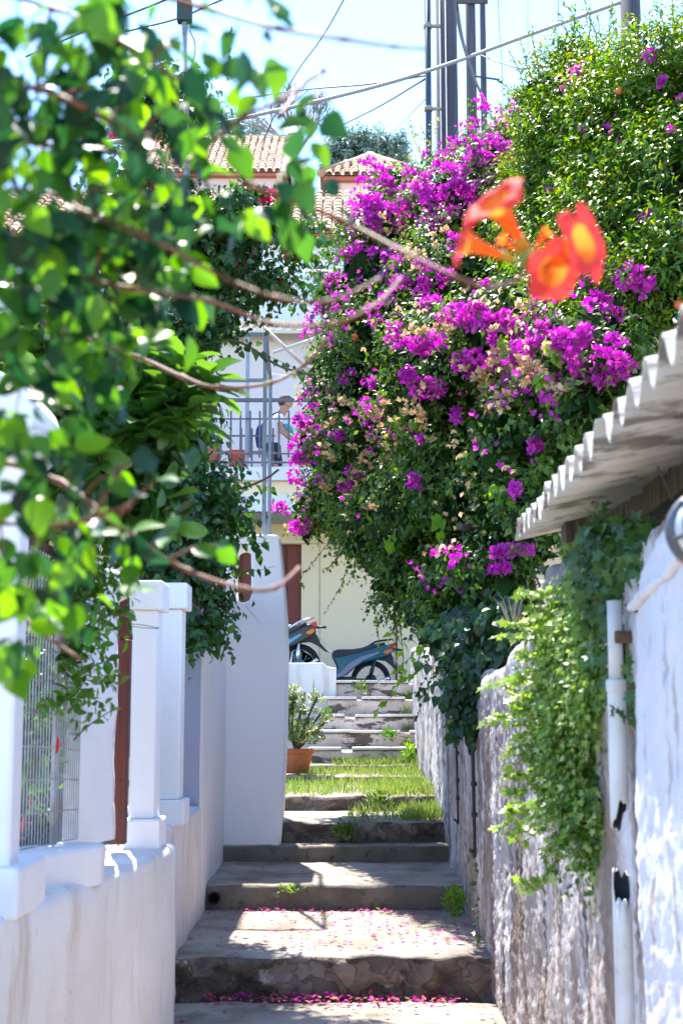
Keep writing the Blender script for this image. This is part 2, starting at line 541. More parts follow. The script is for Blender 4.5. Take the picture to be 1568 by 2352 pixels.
# --- terrain -------------------------------------------------------------
_ty = [-60, 6.6, 9, 10.4, 11.6, 13.2, 14.2, 15.3, 16.4, 23.5, 27, 36, 44, 60, 120, 400]
_tz = [-.08, -.08, .1, .3, .52, .60, .66, .84, 1.0, 1.0, 3.5, 9, 13, 17, 20, 26]
def terr(x, y):
    z = float(np.interp(y, _ty, _tz))
    return z
def build_ground():
    xs = [-400, -120, -50, -25, -14, -9, -6, -4, -2.5, -1.2, -.4, .3, 1.2, 2.5, 4, 6, 9, 14, 25, 50, 120, 400]
    ys = sorted(set([-60, -30, -10, 0, 3, 5] + _ty + [8, 12.4, 18, 20, 30, 33, 40, 50, 80, 200]))
    V, Fc = [], []
    for y in ys:
        for x in xs:
            V.append((x, y, terr(x, y) + (.25 * noise.noise((x * .1, y * .1, 0)) * max(0, (y - 24) / 10 if y < 60 else 3.6))))
    n = len(xs)
    for j in range(len(ys) - 1):
        for i in range(n - 1):
            Fc.append((j * n + i, j * n + i + 1, (j + 1) * n + i + 1, (j + 1) * n + i))
    mb = MB(); mb.add(V, Fc, 0, True)
    mats = [EARTH]
    o = mb.build('ground', HILL)
    tag(o, kind='structure')
build_ground()

# lower landing of the alley
mb = MB()
nx, ny = 26, 90
V = []
for j in range(ny + 1):
    for i in range(nx + 1):
        x = -1.05 + 2.05 * i / nx; y = -3 + 10.2 * j / ny
        V.append((x, y, .012 * fbm(Vector((x * 2.2, y * 2.2, 3))) - .004))
mb.add(V, [(j * (nx + 1) + i, j * (nx + 1) + i + 1, (j + 1) * (nx + 1) + i + 1, (j + 1) * (nx + 1) + i) for j in range(ny) for i in range(nx)], 0, True)
tag(mb.build('path', CONC), kind='structure')

# --- staircase -----------------------------------------------------------
# (front v-bottom, v-top) pairs read from the photograph give depth and height of each riser
steps = []
z = 0.0
for vb, vt in ((2290, 2195), (2090, 2030), (1980, 1941), (1935, 1886), (1862, 1827), (1798, 1782), (1772, 1756)):
    Y = onz(784, vb, z).y
    zt = at(784, vt, Y).z
    steps.append([Y, z, zt]); z = zt
Y = 15.05
for vt in (1716, 1677, 1640, 1600, 1563):
    zt = at(784, vt, Y).z
    steps.append([Y, z, zt]); z = zt
    Y += .30
lefts = [-.90, -.90, -.90, -.62, -.62, -.62, -.62, (714 - 784) / 226, (722 - 784) / 222, (733 - 784) / 218, (752 - 784) / 214, (750 - 784) / 210]
stairs = thing('stone_staircase', 'worn stone and concrete steps climbing the alley, grassy halfway, petals on the lowest', 'stairs', (0, steps[0][0], 0))

def step_mesh(i, x0, x1, y0, y1, z0, z1, kind):
    """one step with a ragged face and top; nosing as its own part where the photo shows one"""
    nx = int((x1 - x0) / .035); nz = max(3, int((z1 - z0) / .03)); ny = max(3, int((y1 - y0) / .07))
    rough = {'stone': .035, 'conc': .016, 'plas': .014}[kind]
    rows = []
    for k in range(nz + 1):
        rows.append((y0, z0 - (.05 if k == 0 else 0) + (z1 - z0) * k / nz, 'f', k / nz))
    for k in range(1, ny + 1):
        rows.append((y0 + (y1 - y0) * k / ny, z1, 't', k / ny))
    V = []
    for (y, zz, ty, t) in rows:
        for a in range(nx + 1):
            x = x0 + (x1 - x0) * a / nx
            if ty == 'f':
                d = rough * fbm(Vector((x * 5, zz * 9, i * 3.1)))
                if kind == 'stone':
                    vv = noise.voronoi(Vector((x * 4.2 + i + .2 * fbm(Vector((x * 6, zz * 6, 0))), zz * 8.0, 0)))[0]
                    d += .035 - .06 * (1 - min(1, (vv[1] - vv[0]) * 3.2)) 
                edge = max(0, (t - .8) / .2)
                V.append((x, y - d + .012 * edge ** 2, zz - .012 * edge ** 2 * (1 if t == 1 else 0) + (.012 * fbm(Vector((x * 4, 1, i))) if t == 1 else 0)))
            else:
                V.append((x, y, zz + .007 * fbm(Vector((x * 5, y * 5, i))) + .012 * fbm(Vector((x * 4, 1, i))) * (1 - t)))
    n = nx + 1
    mb = MB()
    ff, tf = [], []
    for r in range(len(rows) - 1):
        for a in range(nx):
            q = (r * n + a, r * n + a + 1, (r + 1) * n + a + 1, (r + 1) * n + a)
            (ff if rows[r + 1][2] == 'f' else tf).append(q)
    mb.add(V, ff, 0, True)
    nv = len(mb.v)
    mb.s += [True] * len(tf); mb.m += [1] * len(tf); mb.f += tf
    # plain left and right ends
    for xx in (x0, x1):
        mb.add([(xx, y0 + .01, z0 - .05), (xx, y1, z0 - .05), (xx, y1, z1 - .004), (xx, y0 + .01, z1 - .014)], [(0, 1, 2, 3)], 0)
    return mb
for i, (y0, z0, z1) in enumerate(steps):
    y1 = steps[i + 1][0] + .06 if i + 1 < len(steps) else y0 + .34
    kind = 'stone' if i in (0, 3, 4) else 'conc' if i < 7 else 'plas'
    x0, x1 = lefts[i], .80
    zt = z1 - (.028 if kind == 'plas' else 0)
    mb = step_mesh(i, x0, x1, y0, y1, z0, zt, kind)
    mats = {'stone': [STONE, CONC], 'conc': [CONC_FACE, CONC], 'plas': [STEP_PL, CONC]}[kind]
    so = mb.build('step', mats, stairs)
    if kind == 'plas':
        n = MB()
        a = x0 - .01
        while a < x1:
            b = min(x1, a + random.uniform(.25, .55))
            T = Matrix.Translation((0, 0, random.uniform(-.004, .004))) @ Matrix.Rotation(random.uniform(-.006, .006), 4, 'Z')
            n.box(a + .002, b - .002, y0 - random.uniform(.02, .032), y0 + .2, zt + .001, z1, 0, T)
            a = b
        n.build('nosing', NOSE, stairs, bevel=.007)
STEPS = steps
TOPY = steps[-1][0]

# --- street above the stairs (slopes up to the left) ----------------------
def road_z(x): return 1.70 - .2 * max(-5, min(2.2, x))
mb = MB()
xs = [-14, -9, -5, -4, -3, -2, -1, 0, 1, 2.2, 3, 6, 14]; ys = [TOPY + .30, 18, 20, 22.4]
mb.add([(x, y, road_z(x)) for y in ys for x in xs], [(j * 13 + i, j * 13 + i + 1, (j + 1) * 13 + i + 1, (j + 1) * 13 + i) for j in range(3) for i in range(12)], 0)
mb.add([(x, ys[0], road_z(x)) for x in xs] + [(x, ys[0], .9) for x in xs], [(i, i + 1, 14 + i, 13 + i) for i in range(12)], 0)
tag(mb.build('road', ASPH, fixn=False), kind='structure')

# ================================================================== LEFT WALLS
lw = thing('low_white_wall', 'low whitewashed wall with wide ledge along the left edge of the alley', 'wall', (-.9, 4, 0))
plaster_wall('wall_body', [(-1.22, 1.6), (-1.05, 2.9), (-.925, 4.05), (-.726, 5.9), (-.705, 6.25)], -.05, .84, .55, -1, WHITE_OLD, lw, cell=.045, amp=.012, freq=3.5, rnd=.035, amp2=.004, freq2=18)
plaster_wall('curb', [(-1.16, 2.6), (-1.06, 4.25), (-.80, 4.95)], .82, .955, .2, -1, WHITE, lw, cell=.04, amp=.006, freq=5, rnd=.02, zcells=4)
# second section under the rear piers
lw2 = thing('stained_low_wall', 'short stained white wall section below the rear gate pier beside the steps', 'wall', (-.85, 7.0, 0))
plaster_wall('wall_body', [(-.83, 7.0), (-.83, 8.62)], -.05, .85, .5, -1, WHITE_OLD, lw2, cell=.05, amp=.010, freq=4, rnd=.03, amp2=.003)

# pier at the left edge of the picture, rounded coping
gp = thing('gate_pier', 'white plastered pier with rounded overhanging coping at the left edge', 'pier', (-1.06, 4.15, .84))
mb = MB(); mb.box(-1.30, at(33, 1700, 4.12).x, 4.12, 4.24, .95, 2.16); mb.build('shaft', WHITE, gp, bevel=.012)
mb = MB(); mb.box(-1.30, at(47, 2040, 4.08).x, 4.06, 4.44, .82, .965); mb.build('base', WHITE, gp, bevel=.015)
mb = MB()
p0 = at(78, 860, 4.05)
x1 = p0.x
prof = [(-1.35, 2.14), (x1 - .05, 2.14)] + [(x1 - .05 + .06 * math.sin(a), 2.245 - .105 * math.cos(a)) for a in [k * math.pi / 8 for k in range(1, 8)]] + [(x1 - .08, 2.37), (-1.35, 2.52)]
mb.prism(prof, 4.02, 4.44, 'y'); mb.build('coping', M('spotted_whitewash', (.8, .79, .8), .8, .2, bump=(30, .3, .01), patches=[((.05, .03, .03), (24, 24, 24), .66, .70, .9)]), gp, bevel=.02, seg=3)

def pier(name, label, Y, uL, uR, vcap, vneck, vbase, vbot, d=.24):
    l = at(uL, vbot, Y).x; r = at(uR, vbot, Y).x
    zb = at(uL, vbot, Y).z; zt = at(uL, vcap, Y).z; zn = at(uL, vneck, Y).z; zs = at(uL, vbase, Y).z
    t = thing(name, label, 'pier', ((l + r) / 2, Y, zb))
    c = (r - l) * .17
    mb = MB(); mb.box(l, r, Y, Y + d, zn, zt); mb.build('cap', WHITE_CLEAN, t, bevel=.008)
    mb = MB(); mb.box(l + c * .4, r - c, Y + .025, Y + d - .025, zs, zn); mb.build('shaft', WHITE_CLEAN, t, bevel=.01)
    mb = MB(); mb.box(l - .01, r + .004, Y - .012, Y + d, zb - .02, zs); mb.build('base', WHITE_CLEAN, t, bevel=.01)
    return t
pier('fence_pier', 'white fence pier with square cap directly right of the brown post', 5.98, 286, 364, 1333, 1400, 1882, 1941)
pier('fence_pier', 'white fence pier with square cap next to the shaded grey wall', 7.28, 348, 422, 1338, 1398, 1838, 1888)

# rough plaster panel between mesh and brown post
pw = thing('plaster_panel_wall', 'rough white plaster wall panel between wire mesh and brown post', 'wall', (-.9, 5.2, .9))
a, b = at(176, 1915, 5.02), at(262, 1915, 5.40)
plaster_wall('wall_body', [(a.x, a.y), (b.x, b.y)], .93, 1.93, .05, -1, WHITE, pw, cell=.035, amp=.008, freq=6, rnd=.02, amp2=.004)

# brown timber post
bp = thing('brown_post', 'tall reddish brown timber post with pointed top and wire tie', 'post', (*at(272, 1940, 5.80).xy, .84))
BROWN = M('brown_stain', (.12, .024, .016), .55, .35, var=((.065, .013, .010), (60, 60, 3), .8), bump=((90, 90, 4), .4, .004))
mb = MB()
p, q = at(272, 1938, 5.80), at(285, 1470, 5.80)
mb.bar(p, q, .066, .06); mb.build('shaft', BROWN, bp, bevel=.004)
mb = MB(); t_ = at(296, 1372, 5.8)
vs = []
for i, j in ((-1, -1), (1, -1), (1, 1), (-1, 1)): vs.append(q + Vector((i * .033, j * .03, .002)))
mb.add(vs + [q + Vector((-.028, 0, .15)), t_], [(0, 1, 5), (1, 2, 5), (2, 3, 5, 4), (3, 0, 4), (0, 5, 4)]); mb.build('pointed_top', BROWN, bp)
mb = MB(); mb.tube(path([at(300, 1433, 5.75), at(330, 1436, 5.8), at(366, 1443, 5.93)], 4), .0016, 5); mb.tube(path([at(302, 1438, 5.75), at(330, 1442, 5.8), at(362, 1444, 5.93)], 4), .0016, 5)
mb.build('wire_tie', M('rusty_wire', (.08, .045, .03), .7), bp)
mb = MB(); mb.bar(p.lerp(q, .27) , p.lerp(q, .31), .071, .065); mb.build('band', BROWN, bp, bevel=.003)

# wire mesh fence
GALV = M('galvanised_wire', (.50, .50, .54), .5, .5, metal=.3, var=((.20, .17, .15), 8, .7))
RUST = M('rusty_rail', (.16, .085, .055), .8, .2, var=((.07, .035, .025), 14, .8))
mf = thing('wire_mesh_fence', 'welded wire mesh panels with rusty top rail behind the white curb', 'fence', (-1.0, 4.7, .95))
def mesh_panel(A, B, zb, ztA, ztB, nv, nh):
    mb = MB()
    for i in range(nv + 1):
        t = i / nv
        x = A[0] + (B[0] - A[0]) * t; y = A[1] + (B[1] - A[1]) * t; zt = ztA + (ztB - ztA) * t
        mb.tube([(x, y, zb), (x, y, zt)], .0026, 5, cap=False)
    for k in range(nh + 1):
        t = k / nh
        mb.tube([(A[0], A[1] - .003, zb + (ztA - zb) * t), (B[0], B[1] - .003, zb + (ztB - zb) * t)], .0026, 5, cap=False)
    mb.build('mesh_panel', GALV, mf)
    mb = MB(); mb.bar((A[0], A[1], ztA + .012), (B[0], B[1], ztB + .012), .014, .03); mb.build('top_rail', RUST, mf)
A1, B1 = at(30, 1938, 4.55), at(121, 1922, 4.82)
A2, B2 = at(122, 1922, 4.86), at(178, 1912, 5.0)
mesh_panel(A1, B1, .965, at(40, 1240, 4.55).z, at(121, 1285, 4.82).z, 13, 9)
mesh_panel(A2, B2, .965, at(121, 1290, 4.86).z, at(176, 1330, 5.0).z, 11, 9)
mb = MB()
for q in (B1,): mb.bar((q.x, q.y + .012, .96), (q.x, q.y + .012, at(121, 1287, 4.82).z), .018, .018)
mb.build('fence_post', GALV, mf)

# tall white block with oblong hole (carries the pergola)
PY = round(STEPS[2][0] + .07, 3)
def uvx(u, v): 
    p = at(u, v, PY); return (p.x, p.z)
outer = [uvx(*p) for p in ((500, 1975), (642, 1975), (644, 1950), (646, 1924), (652, 1810), (658, 1660), (660, 1500), (658, 1420), (654, 1360), (648, 1290), (642, 1236), (637, 1228), (540, 1226), (505, 1227), (498, 1240))]
hole = []
for k in range(20):
    a = 2 * math.pi * k / 20
    cx, cy = 558, 1320
    hole.append(uvx(cx + 19 * math.cos(a), cy - (44 if math.sin(a) > 0 else -44) * (1 if abs(math.sin(a)) > .01 else 0) - 19 * math.sin(a)))
tp = thing('tall_white_wall', 'tall smooth white wall block with oblong hole at the foot of the stairs', 'wall', (-.64, PY, .48))
bm = bmesh.new()
def loopv(pts, y): return [bm.verts.new((x, y, z_)) for x, z_ in pts]
rings = {}
for y in (PY, PY + .36):
    o_ = loopv(outer, y); h_ = loopv(hole, y)
    es = [bm.edges.new((l[i], l[(i + 1) % len(l)])) for l in (o_, h_) for i in range(len(l))]
    bmesh.ops.triangle_fill(bm, use_beauty=True, use_dissolve=False, edges=es)
    rings[y] = (o_, h_)
for k in (0, 1):
    A_, B_ = rings[PY][k], rings[PY + .36][k]
    for i in range(len(A_)):
        j = (i + 1) % len(A_)
        bm.faces.new((A_[i], A_[j], B_[j], B_[i]))
bmesh.ops.recalc_face_normals(bm, faces=bm.faces)
me = bpy.data.meshes.new('wall_body'); bm.to_mesh(me); bm.free()
me.transform(Matrix.Translation(-Vector(tp.location)))
o = link('wall_body', me, WHITE_CLEAN, tp)
bv = o.modifiers.new('bevel', 'BEVEL'); bv.width = .018; bv.segments = 3; bv.limit_method = 'ANGLE'; bv.angle_limit = R(50)
mb = MB()
low = [uvx(*p) for p in ((501, 1970), (639, 1970), (641, 1945), (643, 1912), (649, 1810), (655, 1660), (657, 1500), (655.5, 1432), (501, 1432))]
mb.prism(low, PY - .012, PY + .02, 'y'); mb.build('lower_render', WHITE_CLEAN, tp, bevel=.008)

# side wall flush with alley between, and the grey recessed end
sw = thing('side_wall', 'white side wall of the left garden seen edge on before the tall block', 'wall', (-.82, 8.66, .3))
plaster_wall('wall_body', [(-.835, 8.66), (-.835, 10.36)], -.05, 2.28, .12, -1, WHITE_CLEAN, sw, cell=.07, amp=.006, freq=2, rnd=.04)
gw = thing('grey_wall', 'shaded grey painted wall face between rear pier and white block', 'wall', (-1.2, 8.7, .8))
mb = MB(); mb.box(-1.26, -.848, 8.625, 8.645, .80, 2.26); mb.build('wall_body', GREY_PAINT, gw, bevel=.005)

# drain pipe mouth in the corner of the second riser
dp = thing('drain_pipe', 'black drain pipe mouth in the corner beside the second step', 'pipe', (*onz(492, 2085, steps[0][2]).xy, .28))
c = at(491, 2064, steps[1][0] - .05)
mb = MB(); mb.lathe([(.030, .3), (.030, 0), (.037, 0), (.037, .3)], (c.x, c.y, c.z), 16, axis='y'); mb.build('pipe_wall', M('black_plastic', (.015, .015, .02), .5), dp)
mb = MB(); mb.lathe([(.0001, .04), (.030, .04)], (c.x, c.y, c.z), 16, axis='y'); mb.build('pipe_shade_disc', M('pipe_shade', (.004, .004, .004), .9), dp)  # near-black disc stands in for the shade inside the drain

# retaining wall in front of the street, left of the top steps
rw = thing('street_retaining_wall', 'chipped white retaining wall behind the potted succulent at the street', 'wall', (-.5, 15.3, .9))
RY = 16.2
poly = [at(600, 1523, RY), at(742, 1522, RY), at(752, 1531, RY), at(772, 1534, RY), at(772, 1580, RY)]
pr = [(p.x, p.z) for p in poly] + [(poly[-1].x, .8), (poly[0].x - .8, .8), (poly[0].x - .8, poly[0].z + .05)]
mb = MB(); mb.prism(pr, RY, RY + .22, 'y'); mb.build('wall_body', WHITE_OLD, rw, bevel=.02, seg=3)

# ================================================================== RIGHT WALLS
rn = thing('near_right_wall', 'flaking white plaster wall with a rounded top nearest on the right', 'wall', (.72, 2.6, 0))
def nt(s_):   # s_ from Y=1.0
    y = 1.0 + s_
    return float(np.interp(y, [1, 2.2, 2.9, 3.2, 3.36, 3.44], [2.05, 1.95, 1.87, 1.81, 1.74, 1.66]))
plaster_wall('wall_body', [(.715, 1.0), (.703, 3.44)], -.05, nt, .4, 1, LIME, rn, cell=.019, amp=.012, freq=3.0, rnd=.06, amp2=.0075, freq2=30)
mb = MB()
pts = [Vector((.703, y, float(np.interp(y, [1, 2.2, 2.9, 3.44], [1.90, 1.80, 1.715, 1.645])) + .01 * fbm(Vector((y * 5, 0, 0))))) for y in np.linspace(1, 3.46, 60)]
mb.tube(pts, [.014 + .007 * fbm(p * 9) for p in pts], 8); mb.build('moulding', LIME, rn)

rm = thing('middle_right_wall', 'streaked mouldy white wall with broken sloping top behind the ivy', 'wall', (.76, 5, 0))
def mt(s_):
    y = 3.3 + s_
    return float(np.interp(y, [3.3, 4.3, 4.8, 5.0, 5.4, 5.75, 6.0, 6.7, 7.2, 7.6], [1.86, 1.86, 1.83, 1.78, 1.74, 1.72, 1.71, 1.64, 1.60, 1.58]))
plaster_wall('wall_body', [(.775, 3.3), (.765, 5.5), (.745, 7.62)], -.05, mt, .35, 1, ROUGH, rm, cell=.019, amp=.016, freq=2.6, rnd=.05, amp2=.0125, freq2=38, topnoise=.02)
# capping stones
mb = MB(); 
STO = M('cap_stone', (.33, .30, .30), .9, .2, var=((.16, .14, .14), 7, .8), bump=(20, .8, .03), patches=[((.6, .58, .58), (5, 5, 5), .6, .7, .7)])
def rock(c, r, seed, name, mat, parent):
    bm = bmesh.new(); bmesh.ops.create_icosphere(bm, subdivisions=4, radius=1)
    for v in bm.verts:
        d = 1 + .28 * fbm(v.co * 1.4 + Vector((seed, 0, 0))) 
        p = v.co * d
        v.co = Vector((max(-.8, min(.8, p.x)) * r[0], max(-.8, min(.8, p.y)) * r[1], max(-.75, min(.8, p.z)) * r[2])) + Vector(c) - wloc(parent)
    me = bpy.data.meshes.new(name); bm.to_mesh(me); bm.free()
    return link(name, me, mat, parent, True)
cs = thing('capping_stone', 'large weathered grey stone on the wall top under the corrugated roof', 'stone', (.86, 4.95, 1.75))
rock((.86, 4.98, 1.80), (.16, .24, .15), 3, 'boulder', STO, cs)
cs2 = thing('capping_stone', 'flat pale stone slab on the wall top below the larger grey stone', 'stone', (.86, 5.5, 1.7))
rock((.86, 5.45, 1.73), (.15, .22, .09), 8, 'slab', STO, cs2)

rf = thing('far_right_wall', 'long roughcast white wall running beside the upper steps', 'wall', (.75, 11, 0))
def ft(s_):
    y = 7.62 + s_
    return float(np.interp(y, [7.6, 9, 11, 13, 16.6], [1.62, 1.72, 1.85, 1.97, 2.15]))
plaster_wall('wall_body', [(.752, 7.63), (.75, 11), (.80, 16.5)], -.05, ft, .35, 1, ROUGH, rf, cell=.034, amp=.016, freq=2.6, rnd=.05, amp2=.014, freq2=24, topnoise=.02)

# two dark pipes fixed to the far wall
BLK = M('black_conduit', (.03, .03, .035), .5, .4)
for lab, u, v0, v1, Y, r in (('thin black bolt rod on the far wall with hooked lower end', 1056, 1650, 1880, 9.0, .007),
                         ('long black cable pipe at the corner of the right walls', 1092, 1560, 1950, 7.9, .010)):
    a, b = at(u - 3, v0, Y), at(u + 4, v1, Y)
    x = .722
    t = thing('conduit', lab, 'pipe', (x, Y, b.z))
    mb = MB(); mb.tube(path([(x, Y, a.z), (x - .004, Y, (a.z * .6 + b.z * .4)), (x, Y, b.z), (x - .012, Y - .04, b.z - .012), (x - .03, Y - .07, b.z)], 4), r, 8)
    mb.build('rod', BLK, t)
    for k in (.12, .35, .62, .8):
        zz = a.z * (1 - k) + b.z * k
        mb = MB(); mb.lathe([(.001, -.012), (r * 1.7, -.012), (r * 1.7, .012), (.001, .012)], (x, Y, zz), 8)
        mb.build('clip', BLK, t)

# broken white downpipe
DPX, DPY = .728, 3.80
PVC = M('white_pvc', (.70, .69, .70), .5, .35, var=((.52, .50, .47), 5, .8), bump=(30, .1, .003), patches=[((.34, .29, .23), (16, 16, 2.2), .57, .70, .65), ((.12, .10, .08), (30, 30, 8), .64, .70, .7)])
dn = thing('downpipe', 'broken white plastic downpipe on the right wall, ivy at its top', 'pipe', (DPX, DPY, 0))
zc = lambda v: at(1425, v, DPY).z
PIPE_IN = M('pipe_inside_shade', (.02, .022, .03), .9)  # inner faces coloured near black to paint in the shade inside the pipe
def shellpipe(z0, z1, r, jag0=0, jag1=0, n=28, rows=14):
    vs, fs = [], []
    for s_, rr in ((0, r), (1, r - .0035)):
        for j in range(rows + 1):
            for k in range(n):
                a = 2 * math.pi * k / n
                lo = z0 + jag0 * (.5 + .5 * math.sin(a + 2.4) + .18 * math.sin(3 * a) + .12 * math.sin(7 * a + 1))
                hi = z1 + jag1 * (.5 + .5 * math.sin(a) + .15 * math.sin(3 * a + .5) + .1 * math.sin(8 * a))
                vs.append((DPX + rr * math.cos(a), DPY + rr * math.sin(a), lo + (hi - lo) * j / rows))
    M_ = (rows + 1) * n
    for s_ in (0, 1):
        for j in range(rows):
            for k in range(n):
                k2 = (k + 1) % n
                fs.append(tuple(s_ * M_ + q for q in (j * n + k, j * n + k2, (j + 1) * n + k2, (j + 1) * n + k)))
    for j in (0, rows):
        for k in range(n):
            k2 = (k + 1) % n
            fs.append((j * n + k, j * n + k2, M_ + j * n + k2, M_ + j * n + k))
    m_ = MB(); m_.add(vs, fs, 0, True)
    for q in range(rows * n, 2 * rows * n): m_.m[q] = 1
    return m_
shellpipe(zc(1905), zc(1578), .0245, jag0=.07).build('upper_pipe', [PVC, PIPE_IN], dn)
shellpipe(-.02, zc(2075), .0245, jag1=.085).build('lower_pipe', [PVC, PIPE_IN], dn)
mb = MB(); mb.tube([(DPX, DPY, zc(1580)), (DPX, DPY, zc(1380))], .0195, 20); mb.build('top_pipe', PVC, dn)
mb = MB(); mb.lathe([(.020, 0), (.0275, .004), (.0275, .03), (.024, .034), (.02, .034)], (DPX, DPY, zc(1590)), 24); mb.build('collar', PVC, dn)
mb = MB(); mb.box(DPX - .005, DPX + .06, DPY - .03, DPY - .005, zc(1478), zc(1450)); mb.build('bracket', RUST, dn, bevel=.003)
mb = MB(); mb.lathe([(.001, 0), (.0205, 0)], (DPX, DPY, zc(2110)), 20); mb.build('pipe_shade_disc', M('pipe_shade', (.006, .007, .01), .9), dn)  # near-black disc paints in the shade deep in the lower pipe

# ================================================================== CORRUGATED ROOF
cr = thing('lean_to_roof', 'weathered grey corrugated cement roof overhanging the right wall', 'roof', (1.2, 4, 2.0))
CORR = M('fibre_cement', (.62, .58, .54), .88, .2, var=((.44, .40, .36), 2.0, .7), bump=(50, .4, .006),
         patches=[((.15, .115, .09), (.7, 15, 15), .50, .60, .85), ((.66, .63, .61), (3, 5, 5), .60, .68, .6), ((.12, .11, .10), (10, 10, 10), .68, .74, .6)])  # dark rib streaks paint in groove shading along with dirt
WP, WA = .1765, .038
def roof_sheet(Y0, Y1, dz, dx, seedx):
    vs, fs = [], []
    n = int((Y1 - Y0) / WP * 16); nx = 10
    tilt = math.tan(R(13))
    for s_ in (0, 1):
        for j in range(n + 1):
            y = Y0 + (Y1 - Y0) * j / n
            xe = float(np.interp(y, [2.2, 5.45], [.565, .668])) + dx + .004 * fbm(Vector((y * 20, seedx, 0)))
            zz = float(np.interp(y, [2.0, 5.45], [2.0, 2.07])) + WA * math.sin(2 * math.pi * y / WP) + dz + .02 * math.sin(y * 1.3)
            for i in range(nx + 1):
                x = 1.9 * i / nx
                vs.append((xe + x, y, zz + x * tilt + (.0075 if s_ else 0)))
    Mm = (n + 1) * (nx + 1); w = nx + 1
    for s_ in (0, 1):
        for j in range(n):
            for i in range(nx):
                fs.append(tuple(s_ * Mm + q for q in (j * w + i, j * w + i + 1, (j + 1) * w + i + 1, (j + 1) * w + i)))
    mb = MB(); mb.add(vs, fs, 0, True)
    rim = []
    for j in range(n): rim.append((j * w, (j + 1) * w, Mm + (j + 1) * w, Mm + j * w))
    for j in range(n): rim.append((j * w + nx, (j + 1) * w + nx, Mm + (j + 1) * w + nx, Mm + j * w + nx))
    for i in range(nx): rim += [(i, i + 1, Mm + i + 1, Mm + i), (n * w + i, n * w + i + 1, Mm + n * w + i + 1, Mm + n * w + i)]
    mb.f += rim; mb.m += [0] * len(rim); mb.s += [False] * len(rim)
    return mb.build('roof_sheet', CORR, cr)
roof_sheet(4.30, 5.42, 0, 0, 1)
roof_sheet(3.22, 4.42, .011, -.012, 5)
roof_sheet(2.00, 3.34, .022, .006, 9)
OLDW = M('weathered_timber', (.20, .165, .14), .9, .15, var=((.08, .06, .05), (40, 40, 3), .8), bump=((80, 80, 5), .7, .006), patches=[((.45, .42, .40), (30, 30, 2), .58, .7, .6)])
mb = MB(); a = at(1325, 1300, 5.05); mb.box(a.x - .045, a.x + .045, 5.02, 5.12, 1.60, 2.10); mb.build('timber_post', OLDW, cr, bevel=.004)
mb = MB(); mb.box(.93, 1.00, 1.9, 5.36, 1.995, 2.085); mb.build('rafter', OLDW, cr, bevel=.005)
mb = MB(); mb.box(1.6, 1.68, 1.9, 5.36, 2.16, 2.245); mb.build('rafter', OLDW, cr, bevel=.005)
# shed wall behind so the lean-to stands on something
sh = thing('shed_back_wall', 'dark shed wall in shade beneath the corrugated roof', 'wall', (2.3, 4, 0))
mb = MB(); mb.box(2.3, 2.5, 1.5, 5.4, -.1, 2.42); mb.build('wall_body', LIME, sh)

# thin cables hanging from the roof
for lab, pts, Y in (('thin dark wire hanging from roof edge to the caged lamp', [(1508, 1070), (1520, 1095), (1545, 1150)], 3.0),
                    ('brown rope hanging from the roof into the ivy', [(1432, 1165), (1428, 1230), (1426, 1300), (1432, 1352)], 4.05)):
    w = MB(); w.tube(path([at(u, v, Y) for u, v in pts], 5), .0022, 5)
    o = w.build('hanging_cable', M('hanging_rope', (.07, .045, .035), .9)); tag(o, lab, 'cable')

# caged bulkhead lamp
LY = 2.55
lc = at(1622, 1216, LY)
bl = thing('bulkhead_lamp', 'grey caged bulkhead lamp under the roof at the right edge', 'lamp', lc)
IRON = M('lamp_iron', (.10, .105, .12), .45, .5, metal=.3)
mb = MB(); mb.lathe([(.001, .02), (.072, .02), (.074, 0), (.070, -.02), (.05, -.026)], lc, 28, axis='y'); mb.build('housing', IRON, bl)
mb = MB(); mb.lathe([(.064, -.018), (.060, -.045), (.045, -.066), (.022, -.076), (.001, -.078)], lc, 28, axis='y'); mb.build('glass_dome', M('frosted_glass', (.62, .64, .70), .25, .5), bl)
for k in range(3):
    mb = MB(); a0 = k * math.pi / 3 + .3
    mb.tube([lc + Vector((math.cos(a0) * .068 * math.cos(t), -.02 - .066 * math.sin(t), math.sin(a0) * .068 * math.cos(t))) for t in np.linspace(0, math.pi, 15)], .0042, 8); mb.build('cage_bar', IRON, bl)
mb = MB(); mb.tube([lc + Vector((math.cos(t) * .055, -.062, math.sin(t) * .055)) for t in np.linspace(0, 2 * math.pi, 29)], .004, 8); mb.build('cage_ring', IRON, bl)
mb = MB(); mb.bar(lc + Vector((0, .03, 0)), lc + Vector((.12, .03, .0)), .03, .03); mb.build("bracket", IRON, bl)
# ================================================================== BUILDINGS
YEL = M('cream_render', (.86, .68, .46), .85, .2, var=((.78, .61, .41), .8, .6), bump=(12, .1, .01), patches=[((.45, .40, .25), (1.2, 1.2, .5), .62, .75, .4)])
LAV = M('pale_render', (.66, .60, .60), .85, .2, var=((.60, .55, .56), .6, .5), bump=(12, .1, .01))
SLABW = M('slab_white', (.74, .74, .75), .85, .2, var=((.60, .59, .58), 1.5, .5), patches=[((.2, .17, .15), (5, 5, 5), .68, .76, .6)])
BLUEW = M('blue_white_render', (.68, .72, .80), .85, .2, var=((.62, .67, .76), .5, .4))
PINKW = M('pink_render', (.62, .50, .47), .85, .2, var=((.55, .44, .42), .5, .5))
REDDOOR = M('oxblood_door', (.19, .045, .032), .55, .3, var=((.15, .034, .026), (8, 8, .6), .6))
TILE = M('clay_tile', (.42, .27, .19), .85, .2, mixisl=[(.50, .36, .26), (.36, .20, .13), (.55, .44, .34), (.44, .27, .18), (.30, .19, .14)], patches=[((.16, .13, .10), (3, 3, 3), .62, .75, .6)])
